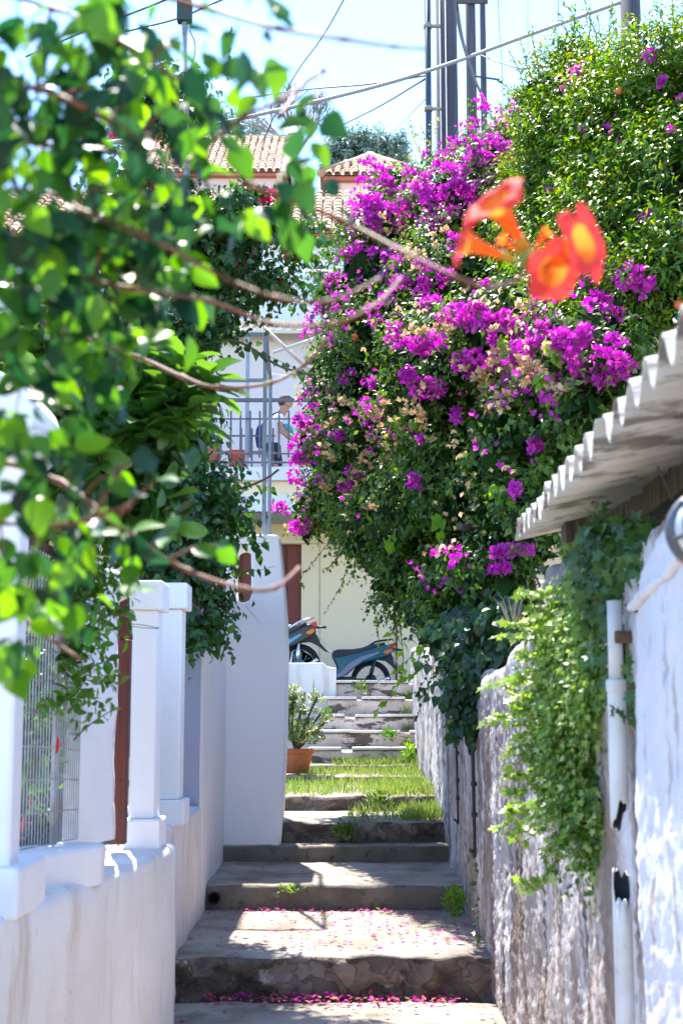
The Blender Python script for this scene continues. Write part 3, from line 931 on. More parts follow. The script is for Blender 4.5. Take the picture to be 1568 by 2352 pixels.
TILEP = M('pale_clay_tile', (.62, .52, .42), .85, .2, mixisl=[(.66, .57, .46), (.58, .47, .37), (.70, .63, .52), (.55, .45, .36)], patches=[((.2, .22, .1), (3, 3, 3), .60, .72, .7)])
RAIL = M('dark_rail_paint', (.11, .10, .13), .5, .4)
BLUEST = M('blue_grey_steel', (.23, .28, .37), .5, .4, var=((.33, .36, .42), 10, .7), patches=[((.20, .10, .05), (18, 18, 18), .68, .74, .6)])
GREEN = M('green_shutter', (.02, .15, .12), .5, .3)

def tile_field(mb, O, ax, up, ncol, nrow, wt, lt, r=None):
    """barrel tiles: O lower-left corner, ax across, up the slope; every tile its own island"""
    O, ax, up = Vector(O), Vector(ax).normalized(), Vector(up).normalized()
    nn = ax.cross(up)
    if nn.z < 0: nn = -nn
    r = r or wt * .42
    for i in range(ncol):
        for j in range(nrow):
            p = O + ax * (i * wt + random.uniform(-.012, .012)) + up * (j * lt)
            vs = []
            for (s_, rr, off) in ((0, r, .02), (1, r * .86, 0)):
                for k in range(6):
                    a = math.pi * k / 5
                    vs.append(p + up * (s_ * lt * 1.12) + ax * (rr * math.cos(a)) + nn * (rr * .75 * math.sin(a) + off))
            fs = [(k, k + 1, 7 + k, 6 + k) for k in range(5)]
            # thickness at the visible lower end
            n0 = len(vs)
            for k in range(6):
                a = math.pi * k / 5
                vs.append(p + ax * (r * .8 * math.cos(a)) + nn * (r * .58 * math.sin(a) + .005))
            fs += [(k, k + 1, n0 + k + 1, n0 + k) for k in range(5)]
            mb.add(vs, fs, 0, True)

# --- cream house with balcony --------------------------------------------
WY = 22.4
h = thing('balcony_house', 'cream house with white balcony and red door facing the stairs', 'house', (0, WY, 1.6))
slab_top = at(640, 1073, 21.0).z; slab_bot = at(640, 1104, 21.0).z
floor_z = slab_top - .42
mb = MB()
xa, xb = -7.5, 7.0
dl, dr = at(520, 1300, WY).x, at(692, 1300, WY).x
dt = at(600, 1250, WY).z
mb.box(xa, dl, WY, WY + .3, .5, slab_bot + .05); mb.box(dr, xb, WY, WY + .3, .5, slab_bot + .05); mb.box(dl, dr, WY, WY + .3, dt, slab_bot + .05)
mb.build('lower_wall', YEL, h)
mb = MB(); mb.box(dl, dr, WY + .10, WY + .16, 1.2, dt)
n = 5
for k in range(n):
    a = dl + (dr - dl) * k / n; b = dl + (dr - dl) * (k + 1) / n
    mb.box(a + .015, b - .015, WY + .075, WY + .101, 1.2, dt - .03)
mb.build('red_door', REDDOOR, h, bevel=.004)
mb = MB(); mb.box(xa, xb, 21.0, WY, floor_z - .25, floor_z); mb.build('balcony_floor', SLABW, h)
mb = MB(); mb.box(xa, xb, 20.96, 21.10, slab_bot, slab_top); mb.build('balcony_edge', SLABW, h, bevel=.01)
mb = MB(); mb.box(xa, xb, 21.06, 21.12, floor_z - .25, slab_bot - .002); mb.build('balcony_soffit_band', YEL, h)
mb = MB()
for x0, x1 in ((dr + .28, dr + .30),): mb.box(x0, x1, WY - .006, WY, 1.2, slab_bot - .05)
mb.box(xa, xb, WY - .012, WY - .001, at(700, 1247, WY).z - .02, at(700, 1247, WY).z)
mb.build('wall_seam', M('seam_tan', (.50, .43, .25), .9), h)  # darker tan strips mark the wall seams
UY = 23.3
ez = at(680, 753, 22.75).z
mb = MB(); mb.box(xa, xb, UY, UY + .3, floor_z - .2, ez + .1); mb.build('upper_wall', LAV, h)
mb = MB(); mb.box(xa, xb, UY - .012, UY - .001, floor_z, floor_z + .42); mb.build('plinth', M('plinth_pink', (.66, .52, .50), .85), h)
tm = MB(); tile_field(tm, (xa, 22.72, ez - .02), (1, 0, 0), (0, 1, .30), int((xb - xa) / .185), 10, .185, .34)
tm.build('roof', TILEP, h, fixn=False)
mb = MB(); mb.add([(xa, 22.78, ez - .03), (xb, 22.78, ez - .03), (xb, 26.2, ez + .93), (xa, 26.2, ez + .93), (xa, 22.78, ez - .08), (xb, 22.78, ez - .08), (xb, 26.2, ez + .8), (xa, 26.2, ez + .8)], [(0, 1, 2, 3), (4, 5, 6, 7), (0, 1, 5, 4)]); mb.build('roof_board', TILEP, h)
mb = MB(); mb.tube([at(910, 1420, WY - .04), at(910, 1640, WY - .04)], .016, 8); mb.build('drain_spout', M('rust_pipe', (.16, .06, .035), .7), h)

# railing on the slab edge
rl = thing('balcony_railing', 'dark painted steel railing along the balcony edge', 'railing', (0, 21.02, slab_top))
def barh(v, name, w, hh):
    zz = at(600, v, 21.02).z
    m_ = MB(); m_.box(xa, 5.5, 21.02 - w / 2, 21.02 + w / 2, zz - hh / 2, zz + hh / 2); m_.build(name, RAIL, rl, bevel=.004)
barh(919, 'handrail', .05, .055); barh(962, 'rail_bar', .02, .024); barh(1042, 'rail_bar', .02, .024); barh(1062, 'rail_bar', .022, .03)
zt, zb = at(600, 944, 21.0).z, at(600, 1051, 21.0).z
x0 = at(486, 1000, 21.0).x; pitch = 22.5 / sc(21.0)
for k in range(-22, 22):
    x = x0 + k * pitch
    if x < -3.3 or x > 1.9: continue
    m_ = MB(); m_.box(x - .014, x + .014, 20.985, 21.006, zb, zt); m_.build('baluster', RAIL, rl)
for u in (567, 300, 860):
    p = at(u, 1000, 21.02)
    m_ = MB(); m_.box(p.x - .028, p.x + .028, 21.03, 21.09, slab_top - .01, at(u, 765 if u == 567 else 919, 21.05).z); m_.build('rail_post', BLUEST if u == 567 else RAIL, rl)
# low inner screen behind the railing
sc2 = thing('pot_guard', 'short steel pot guard behind the balcony railing', 'railing', (-1.2, 21.35, floor_z))
m_ = MB()
for v in (1001, 1038):
    zz = at(540, v, 21.35).z; a = at(478, v, 21.35).x; b = at(632, v, 21.35).x
    m_.box(a, b, 21.34, 21.36, zz - .012, zz + .012)
m_.build('rail_bar', RAIL, sc2)
for k in range(7):
    p = at(482 + 24.2 * k, 1000, 21.33)
    m_ = MB(); m_.box(p.x - .013, p.x + .013, 21.315, 21.335, floor_z, at(500, 984, 21.33).z); m_.build('baluster', RAIL, sc2)

# pots on the balcony
def flowerpot(name, label, u, vt, vb, Y, ru_t, ru_b, mat, rim=.03):
    c = at(u, vb, Y); zt_ = at(u, vt, Y).z; rt = ru_t / sc(Y); rb = ru_b / sc(Y); hh = zt_ - c.z
    t = thing(name, label, 'pot', c)
    mb = MB(); mb.lathe([(.001, 0), (rb, 0), (rt * .97, hh - rim), ], c, 28); mb.build('body', mat, t)
    mb = MB(); mb.lathe([(rt * .97, hh - rim), (rt * 1.06, hh - rim), (rt * 1.08, hh), (rt * .93, hh), (rt * .90, hh - .03)], c, 28); mb.build('rim', mat, t)
    mb = MB(); mb.lathe([(rt * .92, hh - .03), (.001, hh - .025)], c, 28); mb.build('soil', EARTH, t)
    return t, c, zt_
TERRA = M('terracotta', (.42, .15, .065), .85, .2, var=((.33, .11, .05), 7, .7), patches=[((.55, .36, .25), (9, 9, 9), .62, .72, .5)])
REDPOT = M('red_plastic_pot', (.42, .055, .025), .5, .4)
flowerpot('flower_pot', 'orange terracotta pot on the balcony floor left of the red pot', 482, 1031, 1088, 21.45, 25, 20, TERRA, .06)
flowerpot('flower_pot', 'red plastic pot on the balcony floor beside the post', 546, 1037, 1090, 21.45, 25, 18, REDPOT, .05)

# clothes-drying arm and lines above the balcony
t = thing('clothes_airer', 'slanting wooden pole with clothes line and yellow cords above the balcony', 'clothes line', at(700, 870, 20.6))
mb = MB(); mb.tube([at(606, 752, 20.6), at(768, 905, 20.6)], .028, 8); mb.build('slanting_pole', M('pale_bamboo', (.52, .44, .38), .7, var=((.3, .2, .13), (12, 12, 12), .7)), t)
mb = MB(); mb.tube([at(628, 809, 20.7), at(748, 768, 20.3)], .022, 8); mb.build('cross_tube', M('pale_steel', (.6, .57, .58), .5, .4), t)
mb = MB(); mb.tube(path([at(618, 858, 20.6), at(680, 866, 20.5), at(748, 874, 20.3)], 5), .008, 5); mb.build('line', M('white_cord', (.8, .8, .8), .8), t)
for (u0, v0, u1, v1) in ((683, 882, 676, 925), (686, 884, 690, 925), (697, 888, 702, 918)):
    mb = MB(); mb.tube([at(u0, v0, 20.6), at(u1, v1, 20.6)], .007, 5); mb.build('yellow_cord', M('yellow_cord', (.6, .48, .14), .8), t)

# --- blue-white house behind ---------------------------------------------
h = thing('blue_white_house', 'blue white house with green shutter and tiled roof behind the balcony house', 'house', (-1, 30, 5))
Y = 30
ze = at(700, 545, Y - .4).z
mb = MB(); mb.box(-9, 5, Y, Y + .3, 4, ze + .05); mb.build('wall', BLUEW, h)
mb = MB(); mb.box(-9.2, 5.2, Y - .35, Y, ze - .02, ze + .10); mb.build('cornice', M('red_cornice', (.33, .10, .07), .8), h)
tm = MB(); zr = at(700, 452, 33.5).z
tile_field(tm, (-9, Y - .45, ze + .12), (1, 0, 0), (0, 3.9, zr - ze), 60, 12, .235, .37); tm.build('roof', TILE, h, fixn=False)
mb = MB(); mb.add([(-9, Y - .4, ze + .1), (5.2, Y - .4, ze + .1), (5.2, 33.5, zr), (-9, 33.5, zr), (-9, 37, ze), (5.2, 37, ze)], [(0, 1, 2, 3), (3, 2, 5, 4)]); mb.build('roof_board', TILE, h)
a, b = at(713, 605, Y - .03), at(758, 700, Y - .03)
mb = MB(); mb.box(a.x, b.x, Y - .03, Y - .002, b.z, a.z); w_ = mb.build('window', M('window_frame_white', (.75, .76, .8), .6), h)
mb = MB(); mb.box(a.x + .06, a.x + .36, Y - .075, Y - .031, b.z + .06, a.z - .06)
for k in range(14): mb.box(a.x + .09, a.x + .33, Y - .084, Y - .074, b.z + .1 + k * .055, b.z + .135 + k * .055)
mb.build('shutter', GREEN, w_)
mb = MB(); mb.box(a.x + .38, b.x - .04, Y - .036, Y - .031, b.z + .06, a.z - .06); mb.build('pane', M('dark_glass', (.03, .05, .06), .1, .6), w_)

# --- pink houses farther up the hill -------------------------------------
def hill_house(label, uL, uR, v_eave, v_ridge, Y, dep, v_base, wall, hip=0, tile=TILE, ntile=.26):
    zl = at(uL, v_eave, Y - .4).z
    xl, xr = at(uL, v_eave, Y).x, at(uR, v_eave, Y).x
    zb_ = min(terr(0, Y) - 1, at(uL, v_base, Y).z)
    t = thing('hillside_house', label, 'house', ((xl + xr) / 2, Y, zb_))
    mb = MB(); mb.box(xl + .3, xr - .3, Y, Y + dep, zb_, zl + .02); mb.build('wall', wall, t)
    zr_ = at(uL, v_ridge, Y + dep / 2).z
    mb = MB(); mb.box(xl + .1, xr - .1, Y - .25, Y + .02, zl - .02, zl + .09); mb.build('cornice', M('eave_band', (.40, .14, .11), .8), t)
    tm = MB(); sl = Vector((0, dep / 2 + .4, zr_ - zl))
    nr = int(sl.length / .38)
    tile_field(tm, (xl, Y - .4, zl + .1), (1, 0, 0), sl, int((xr - xl) / ntile), nr, ntile, sl.length / nr)
    # clip tile columns to the hip ends by dropping those outside
    if hip:
        keep = []
        v_, f_ = [], []
        per = 18
        for q in range(len(tm.v) // per):
            c = tm.v[q * per + 2]
            tt = (c[1] - Y + .4) / (dep / 2 + .4)
            if xl + tt * hip <= c[0] <= xr - tt * hip: keep.append(q)
        nm = MB()
        for q in keep: nm.add(tm.v[q * per:q * per + per], [(k, k + 1, 7 + k, 6 + k) for k in range(5)] + [(k, k + 1, 12 + k + 1, 12 + k) for k in range(5)], 0, True)
        tm = nm
    tm.build('roof', tile, t, fixn=False)
    mb = MB(); mb.add([(xl, Y - .38, zl + .08), (xr, Y - .38, zl + .08), (xr - hip, Y + dep / 2, zr_ + .02), (xl + hip, Y + dep / 2, zr_ + .02), (xl, Y + dep + .4, zl), (xr, Y + dep + .4, zl)],
                      [(0, 1, 2, 3), (3, 2, 5, 4), (0, 3, 4), (1, 2, 5)]); mb.build('roof_board', tile, t)
    mb = MB(); mb.tube([(xl + hip, Y + dep / 2, zr_ + .08), (xr - hip, Y + dep / 2, zr_ + .08)], .13, 8)
    if hip: 
        for sx, ex in ((xl, xl + hip), (xr, xr - hip)): mb.tube([(sx, Y - .4, zl + .12), (ex, Y + dep / 2, zr_ + .08)], .12, 8)
    mb.build('ridge_tile', tile, t)
    return t
hill_house('pink hillside house with hipped tile roof below the utility poles', 735, 975, 407, 362, 40, 6, 460, PINKW, hip=1.6)
hill_house('long pink hillside house with tiled roof seen through the vine leaves', 285, 668, 398, 322, 46, 8, 470, PINKW)

# ================================================================== PERGOLA on the white block
pg = thing('steel_pergola', 'blue grey steel pergola frame standing on the tall white wall', 'pergola', (-.56, 10.45, 2.6))
PZ = at(606, 768, 10.45).z
pa = at(606, 1228, 10.45); pb_t = at(621, 872, 11.6)
def post(x, y, z0, z1): 
    m_ = MB(); m_.box(x - .0145, x + .0145, y - .0145, y + .0145, z0, z1); m_.build('post', BLUEST, pg, bevel=.003)
post(pa.x, 10.45, 2.5, PZ + .02)
xb_ = pb_t.x; PZ2 = pb_t.z
post(xb_, 11.6, .3, PZ2 + .02)
def beam(a, b):
    m_ = MB(); m_.bar(a, b, .03, .03); m_.build('beam', BLUEST, pg, bevel=.003)
beam((pa.x - .021, 10.45, PZ), (-2.0, 10.45, PZ)); beam((xb_ - .021, 11.6, PZ2 - .005), (-2.0, 11.6, PZ2 - .005)); beam((pa.x, 10.471, PZ - .003), (xb_, 11.579, PZ2 - .003))
beam((pa.x - .5, 10.471, PZ - .004), (xb_ - .5, 11.579, PZ2 - .006))
post(-2.0, 10.45, .6, PZ + .02); post(-2.0, 11.6, .6, PZ2 + .02)

# mast the creeper climbs
ms = thing('metal_mast', 'thin blue grey metal mast rising out of the creeper on the left', 'pole', at(448, 1130, 9.0))
mb = MB(); a, b = at(448, 1600, 9.0), at(424, 45, 9.0); mb.tube([a, b], .019, 10); mb.build('pole', BLUEST, ms)
mb = MB(); mb.box(b.x - .05, b.x + .05, 8.96, 9.04, b.z - .02, b.z + .13); mb.build('junction_box', M('dark_box', (.04, .06, .06), .6), ms, bevel=.01)
mb = MB(); mb.tube(path([at(436, 70, 9), at(448, 100, 9), at(446, 130, 9), at(434, 175, 9)], 6), .004, 5); mb.build('loose_cable', BLK, ms)

# ================================================================== UTILITY POLES AND CABLES
POLEW = M('pole_timber', (.095, .09, .11), .9, .15, var=((.05, .045, .055), (18, 18, .5), .8), bump=((40, 40, 1.5), .6, .01), patches=[((.05, .04, .04), (5, 5, 2), .62, .72, .7)])
STEELP = M('steel_pole', (.04, .055, .08), .5, .4)
def upole(label, u, wpx, Y, vtop=-260, mat=POLEW, lean=0, name='utility_pole', taper=.86):
    b = at(u - lean, 700, Y); base_z = terr(0, Y) - .3
    r = wpx / sc(Y) / 2
    x = at(u, 200, Y).x
    zt_ = at(u, vtop, Y).z
    t = thing(name, label, 'pole', (x, Y, base_z))
    mb = MB(); mb.tube([(x, Y, base_z), (x, Y, (base_z + zt_) / 2), (x, Y, zt_)], [r * 1.1, r, r * taper], 20); mb.build('shaft', mat, t)
    return t, x, zt_
p1, px1, pz1 = upole('thick grey timber utility pole with two pale cables down its front', 1026, 56, 17)
for u in (1013, 1026):
    mb = MB(); x = at(u, 200, 16.8).x; mb.tube([(x - .012, 16.845, 1.2), (x, 16.845, 5), (x - .01, 16.86, pz1)], .008, 6); mb.build('cable', M('pale_cable', (.72, .68, .64), .7), p1)
mb = MB()
t, x, zz = upole('slim dark steel pole directly left of the thick timber pole', 983, 15, 16.6, mat=STEELP, taper=1)
for v in (60, 250):
    q = at(983, v, 16.6); m_ = MB(); m_.lathe([(.04, -.03), (.052, -.03), (.052, .03), (.04, .03)], (x, 16.6, q.z), 16); m_.box(x + .04, x + .16, 16.58, 16.62, q.z - .015, q.z + .015); m_.build('clamp', M('pole_clamp', (.28, .25, .22), .6), t)
p2, x2, z2_ = upole('middle timber utility pole with crossarm behind the thick pole', 1082, 26, 36)
mb = MB(); q = at(1082, 3, 35.8); mb.box(x2 - .5, x2 + .45, 35.78, 35.86, q.z - .05, q.z + .05); mb.build('crossarm', POLEW, p2)
p3, x3, z3_ = upole('thinnest timber utility pole right of the middle pole', 1110, 15, 44)
mb = MB(); mb.box(x3 - .6, x3 + .9, 43.75, 43.83, at(1110, 2, 44).z - .05, at(1110, 2, 44).z + .05); mb.build('crossarm', POLEW, p3)
for v in (185, 320):
    q = at(1110, v, 43.8)
    m_ = MB(); m_.bar((x3 - .5, 43.74, q.z + .15), (x3 + .5, 43.74, q.z), .05, .05); m_.build('bracket', STEELP, p3)
upole('timber utility pole rising behind the pomegranate top at the right', 1452, 54, 15)

WIRE = M('grey_cable', (.30, .30, .33), .6, .3)
WIRE_D = M('dark_cable', (.05, .06, .08), .6, .3)
def wire(label, pts, Y0, Y1, r, mat=WIRE):
    n = len(pts)
    P_ = path([at(u, v, Y0 + (Y1 - Y0) * i / (n - 1)) for i, (u, v) in enumerate(pts)], 8)
    mb = MB(); mb.tube(P_, r, 6)
    o = mb.build('overhead_cable', mat)
    tag(o, label, 'cable', 'overhead cables')
wire('thickest pale grey cable crossing the sky from the right pole to the far left', [(1452, -5), (1200, 85), (1050, 140), (900, 188), (730, 232), (590, 264), (400, 305), (215, 332)], 15, 15, .021)
wire('blue cable sloping from the slim steel pole down to the hipped roof', [(978, 180), (860, 250), (740, 309)], 16.6, 30, .013, WIRE_D)
wire('dark cable from the thick pole running level toward the bare tree', [(985, 172), (850, 193), (700, 206), (560, 226)], 16.6, 24, .012, WIRE_D)
wire('steep thin dark cable falling from the top edge past the bare tree', [(800, -20), (740, 85), (672, 182), (600, 330)], 18, 24, .010, WIRE_D)
wire('faint thin wire sloping left from the slim pole just above the roof ridge', [(978, 226), (920, 285), (872, 330)], 16.6, 34, .006, WIRE_D)
wire('dark cable at the top left above the mast box', [(560, -22), (480, 12), (400, 45), (255, 80)], 10, 12, .008, WIRE_D)
wire('dark cable at the top left meeting the mast box from below', [(440, -25), (330, 20), (200, 70), (60, 130)], 10, 12, .009, WIRE_D)
wire('thick dark bundle hanging between thick and middle poles', [(1046, 10), (1062, 95), (1085, 170), (1110, 240), (1112, 330)], 17.3, 43, .035, WIRE_D)
wire('thin vertical wire with a joint right of the poles', [(1143, -10), (1146, 60), (1153, 180), (1156, 420)], 40, 40, .010, WIRE_D)
wire('thin vertical wire nearest the pomegranate branches', [(1281, -10), (1280, 90), (1277, 200), (1276, 320)], 40, 40, .010, WIRE_D)
wire('thin vertical wire between the other two hanging wires', [(1212, -10), (1211, 50), (1212, 110)], 40, 40, .008, WIRE_D)
wire('dark cable crossing right behind the pomegranate from the thinnest pole', [(1100, 125), (1150, 145), (1240, 170), (1330, 190)], 43, 38, .02, WIRE_D)
wire('straight white cable in front of the blue white house', [(560, 628), (650, 624), (770, 620)], 26, 26, .02, M('white_cable', (.75, .75, .76), .6))

# ================================================================== MOPEDS
CHROME = M('chrome', (.72, .72, .74), .18, .5, metal=1)
TYRE = M('tyre_rubber', (.02, .02, .022), .85, .2)
BLKP = M('black_plastic_trim', (.02, .02, .024), .45, .4)
SEATM = M('black_seat_vinyl', (.018, .018, .028), .4, .5)
PLATE = M('number_plate', (.62, .62, .68), .4, .4)
REDL = M('red_lens', (.50, .02, .01), .2, .6)
ORNL = M('orange_lens', (.70, .16, .02), .2, .6)
def moped(label, loc, tilt, body, band, hubm, tailrise=0, grab=False):
    t = thing('moped', label, 'moped', loc)
    t.rotation_euler = (0, tilt, 0)
    B = lambda m_, n, mat, par=None, **k: m_.build(n, mat, par or t, local=True, **k)
    def wheel(x):
        w = MB(); 
        w.lathe([(.245 + .042 * math.cos(a), .036 * math.sin(a)) for a in np.linspace(-math.pi, math.pi, 13)], (x, 0, .28), 36, axis='y')
        wo = B(w, 'wheel', TYRE)
        w = MB(); w.lathe([(.215, -.022), (.206, -.018), (.206, .018), (.215, .022), (.222, 0), (.215, -.022)], (x, 0, .28), 36, axis='y'); B(w, 'rim', CHROME, wo)
        w = MB()
        for k in range(18):
            a = k * math.pi / 9
            w.tube([(x + .05 * math.cos(a + (.5 if k % 2 else -.5)), .02 if k % 2 else -.02, .28 + .05 * math.sin(a + (.5 if k % 2 else -.5))), (x + .208 * math.cos(a), 0, .28 + .208 * math.sin(a))], .0022, 4)
        B(w, 'spokes', CHROME, wo)
        w = MB(); w.lathe([(.001, -.05), (.075, -.045), (.085, -.02), (.085, .02), (.075, .045), (.001, .05)], (x, 0, .28), 24, axis='y'); B(w, 'hub', hubm, wo)
    wheel(0); wheel(-1.21)
    # seat
    w = MB(); pr = [(-.545, .60), (-.555, .66), (-.53, .715), (-.46, .735), (-.25, .73), (-.12, .745), (.0, .785), (.12, .80), (.22, .815), (.23, .79), (.05, .73), (-.2, .665), (-.4, .625)]
    w.prism(pr, -.115, .115, 'y'); B(w, 'seat', SEATM, bevel=.03, seg=3, ang=30)
    # side body
    w = MB(); pr = [(-.545, .615), (-.40, .635), (-.2, .672), (.05, .735), (.24, .785), (.31, .73), (.33, .66), (.24, .60), (.06, .555), (-.12, .52), (-.24, .45), (-.34, .37), (-.48, .31), (-.52, .36), (-.48, .47)]
    w.prism(pr, -.125, .125, 'y'); B(w, 'side_body', body, bevel=.025, seg=3, ang=30)
    w = MB(); pr = [(-.52, .355), (-.44, .40), (-.30, .53), (-.14, .615), (.12, .68), (.13, .655), (-.1, .565), (-.25, .46), (-.40, .345), (-.48, .33)]
    w.prism(pr, -.131, .131, 'y'); B(w, 'side_stripe', band, bevel=.003)
    # front body: step-through spine, leg shield, column, bars
    w = MB(); w.prism([(-.50, .46), (-.48, .31), (-.75, .24), (-.92, .30), (-1.0, .62), (-1.05, .84), (-1.12, .84), (-1.02, .45), (-.94, .40), (-.72, .36)], -.06, .06, 'y'); B(w, 'spine', body, bevel=.02)
    w = MB(); w.prism([(-1.0, .30), (-.90, .30), (-1.00, .62), (-1.06, .80), (-1.12, .80), (-1.06, .6)], -.2, .2, 'y'); B(w, 'leg_shield', body, bevel=.03)
    w = MB(); w.tube([(-1.08, -.05, .84), (-1.21, -.05, .28)], .022, 8); w.tube([(-1.08, .05, .84), (-1.21, .05, .28)], .022, 8); B(w, 'fork', CHROME)
    w = MB(); w.prism([(-1.21 + .31 * math.cos(a), .28 + .31 * math.sin(a)) for a in np.linspace(.35, 2.5, 10)] + [(-1.21 + .292 * math.cos(a), .28 + .292 * math.sin(a)) for a in np.linspace(2.5, .35, 10)], -.055, .055, 'y'); B(w, 'front_fender', body)
    w = MB(); w.tube(path([(-.97, -.31, .93), (-1.06, -.2, .95), (-1.09, 0, .90), (-1.06, .2, .95), (-.97, .31, .93)], 6), .012, 8); B(w, 'handlebar', BLKP)
    w = MB(); w.lathe([(.001, -.09), (.05, -.085), (.07, -.03), (.07, 0), (.001, .01)], (-1.07, 0, .90), 16, axis='x'); B(w, 'headlight', CHROME)
    # engine, swing arm, shock
    w = MB(); w.box(-.62, -.22, -.07, .07, .20, .34); w.lathe([(.001, -.1), (.07, -.1), (.07, .1), (.001, .1)], (-.42, 0, .26), 18, axis='y'); B(w, 'engine', BLKP, bevel=.01)
    for s_ in (-.075, .075):
        w = MB(); w.bar((-.40, s_, .30), (.02, s_, .28), .02, .04); B(w, 'swing_arm', BLKP)
        w = MB(); w.tube([(-.02, s_ * 1.35, .30), (.02, s_ * 1.35, .42), (.08, s_ * 1.25, .60)], [.018, .03, .018], 10); B(w, 'shock_absorber', CHROME if grab else BLKP)
    w = MB(); w.tube(path([(-.45, -.10, .22), (-.2, -.13, .20), (.1, -.14, .24), (.26, -.14, .30)], 5), [.02] * 5 + [.03] * 11, 10); B(w, 'exhaust', CHROME)
    # rear mudguard, light, plate
    w = MB(); w.prism([(.05, .575), (.20, .60), (.30, .66), (.33, .60), (.345, .50), (.40, .40), (.44, .355), (.385, .375), (.31, .47), (.22, .545)], -.06, .06, 'y'); B(w, 'rear_mudguard', BLKP, bevel=.006)
    w = MB(); w.prism([(.385, .372), (.40, .40), (.47, .36), (.455, .35)], -.058, .058, 'y'); B(w, 'mudguard_tip', PLATE if grab else BLKP, bevel=.004)
    w = MB(); w.prism([(.27, .785), (.365, .80), (.35, .73), (.30, .665), (.26, .68)], -.085, .085, 'y'); B(w, 'tail_light', REDL, bevel=.012)
    for s_ in (-1, 1):
        w = MB(); w.prism([(.20, .69), (.30, .715), (.31, .665), (.25, .635), (.19, .655)], s_ * .09, s_ * .132, 'y'); B(w, 'indicator', ORNL, bevel=.01)
    w = MB(); T = Matrix.Translation((.385, 0, .53)) @ Matrix.Rotation(R(-28), 4, 'Y'); w.box(-.004, .004, -.10, .10, -.09, .09, 0, T); w.box(.004, .0055, -.102, .102, -.092, -.086, 0, T); B(w, 'number_plate', PLATE)
    w = MB()
    for s_ in (-.095, .095): w.tube(path([(-.02, s_, .77), (.10, s_ * 1.1, .83), (.26, s_ * .9, .85), (.33, 0, .855)], 5), .011, 8)
    B(w, 'grab_rail', CHROME if grab else BLKP)
    w = MB(); w.tube([(.33, -.02, .72), (.47, -.02, .69)], [.016, .018], 10); B(w, 'tail_stub', BLKP)
    if grab:
        w = MB(); w.box(-.38, .02, -.1, .1, .80, .83); w.box(-.40, -.34, -.11, .11, .74, .835); B(w, 'seat_cover', M('white_cover', (.8, .8, .8), .6), bevel=.012)
    return t
TEAL = M('teal_metallic', (.004, .095, .14), .22, .6, metal=.3)
SILV = M('silver_blue', (.20, .21, .34), .3, .5, metal=.4)
m1 = at(697, 1527, 19.0); m2 = at(853, 1562, 20.7)
moped('black moped with white seat cover, orange tail light and blue hub, on the left', (m1.x, 19.0, m1.z - .28), R(-13), M('black_gloss', (.018, .016, .02), .25, .6), M('teal_stripe', (.05, .35, .5), .3, .5), M('blue_hub', (.01, .28, .45), .3, .5), grab=True)
moped('teal moped with long black seat on the right', (m2.x, 20.7, m2.z - .28), R(-2), TEAL, SILV, BLKP)

# ================================================================== PERSON on the balcony
PYY = 21.75
fx = at(628, 1000, PYY).x
per = thing('person', 'man in white t-shirt and dark shorts leaning forward on the balcony', 'person', (fx, PYY, floor_z))
SKIN = M('skin', (.50, .25, .16), .55, .4, var=((.44, .21, .14), 12, .4))
HAIR = M('brown_hair', (.06, .032, .018), .7, .3, bump=(90, .6, .01))
TEE = M('white_tshirt', (.80, .78, .80), .85, .2, bump=(18, .3, .01))
SHORT = M('dark_shorts', (.03, .03, .055), .85, .2)
HT = at(650, 910, PYY).z - floor_z      # standing height to the crown
k = HT / 1.72
def skinned(name, verts, edges, rad, mat, parent, lv=2, root=0):
    me = bpy.data.meshes.new(name)
    me.from_pydata([tuple(Vector(v) * k) for v in verts], edges, [])
    o = link(name, me, mat, parent)
    md = o.modifiers.new('skin', 'SKIN'); md.use_smooth_shade = True
    for i, r in enumerate(rad):
        sv = me.skin_vertices[0].data[i]
        sv.radius = (r[0] * k, r[1] * k) if hasattr(r, '__len__') else (r * k, r * k)
        sv.use_root = (i == root)
    sb = o.modifiers.new('subsurf', 'SUBSURF'); sb.levels = lv; sb.render_levels = lv
    return o
# facing +x (to the right of the picture); y+ is away from the camera
V = [(0, 0, .92), (.02, 0, 1.08), (.06, 0, 1.24), (.10, 0, 1.37), (.135, 0, 1.45), (.165, 0, 1.52), (.20, 0, 1.60), (.185, 0, 1.675),
     (.10, -.10, 1.36), (.09, -.20, 1.35), (.14, -.235, 1.09), (.33, -.20, .98), (.385, -.19, .96),
     (.10, .10, 1.36), (.09, .20, 1.35), (.20, .235, 1.11), (.40, .16, 1.02), (.45, .15, 1.01),
     (0, -.09, .86), (.03, -.10, .48), (-.02, -.10, .10), (.0, -.10, .045), (.13, -.11, .03),
     (0, .09, .86), (.10, .10, .48), (.06, .10, .10), (.08, .10, .045), (.21, .11, .03)]
Ed = [(0, 1), (1, 2), (2, 3), (3, 4), (4, 5), (5, 6), (6, 7), (3, 8), (8, 9), (9, 10), (10, 11), (11, 12), (3, 13), (13, 14), (14, 15), (15, 16), (16, 17),
      (0, 18), (18, 19), (19, 20), (20, 21), (21, 22), (0, 23), (23, 24), (24, 25), (25, 26), (26, 27)]
rad = [(.10, .085), (.105, .085), (.12, .09), (.105, .08), .058, .062, (.088, .10), (.07, .08), .07, .055, .042, .032, .034, .07, .055, .042, .032, .034, .085, .058, .038, .038, .03, .085, .058, .038, .038, .03]
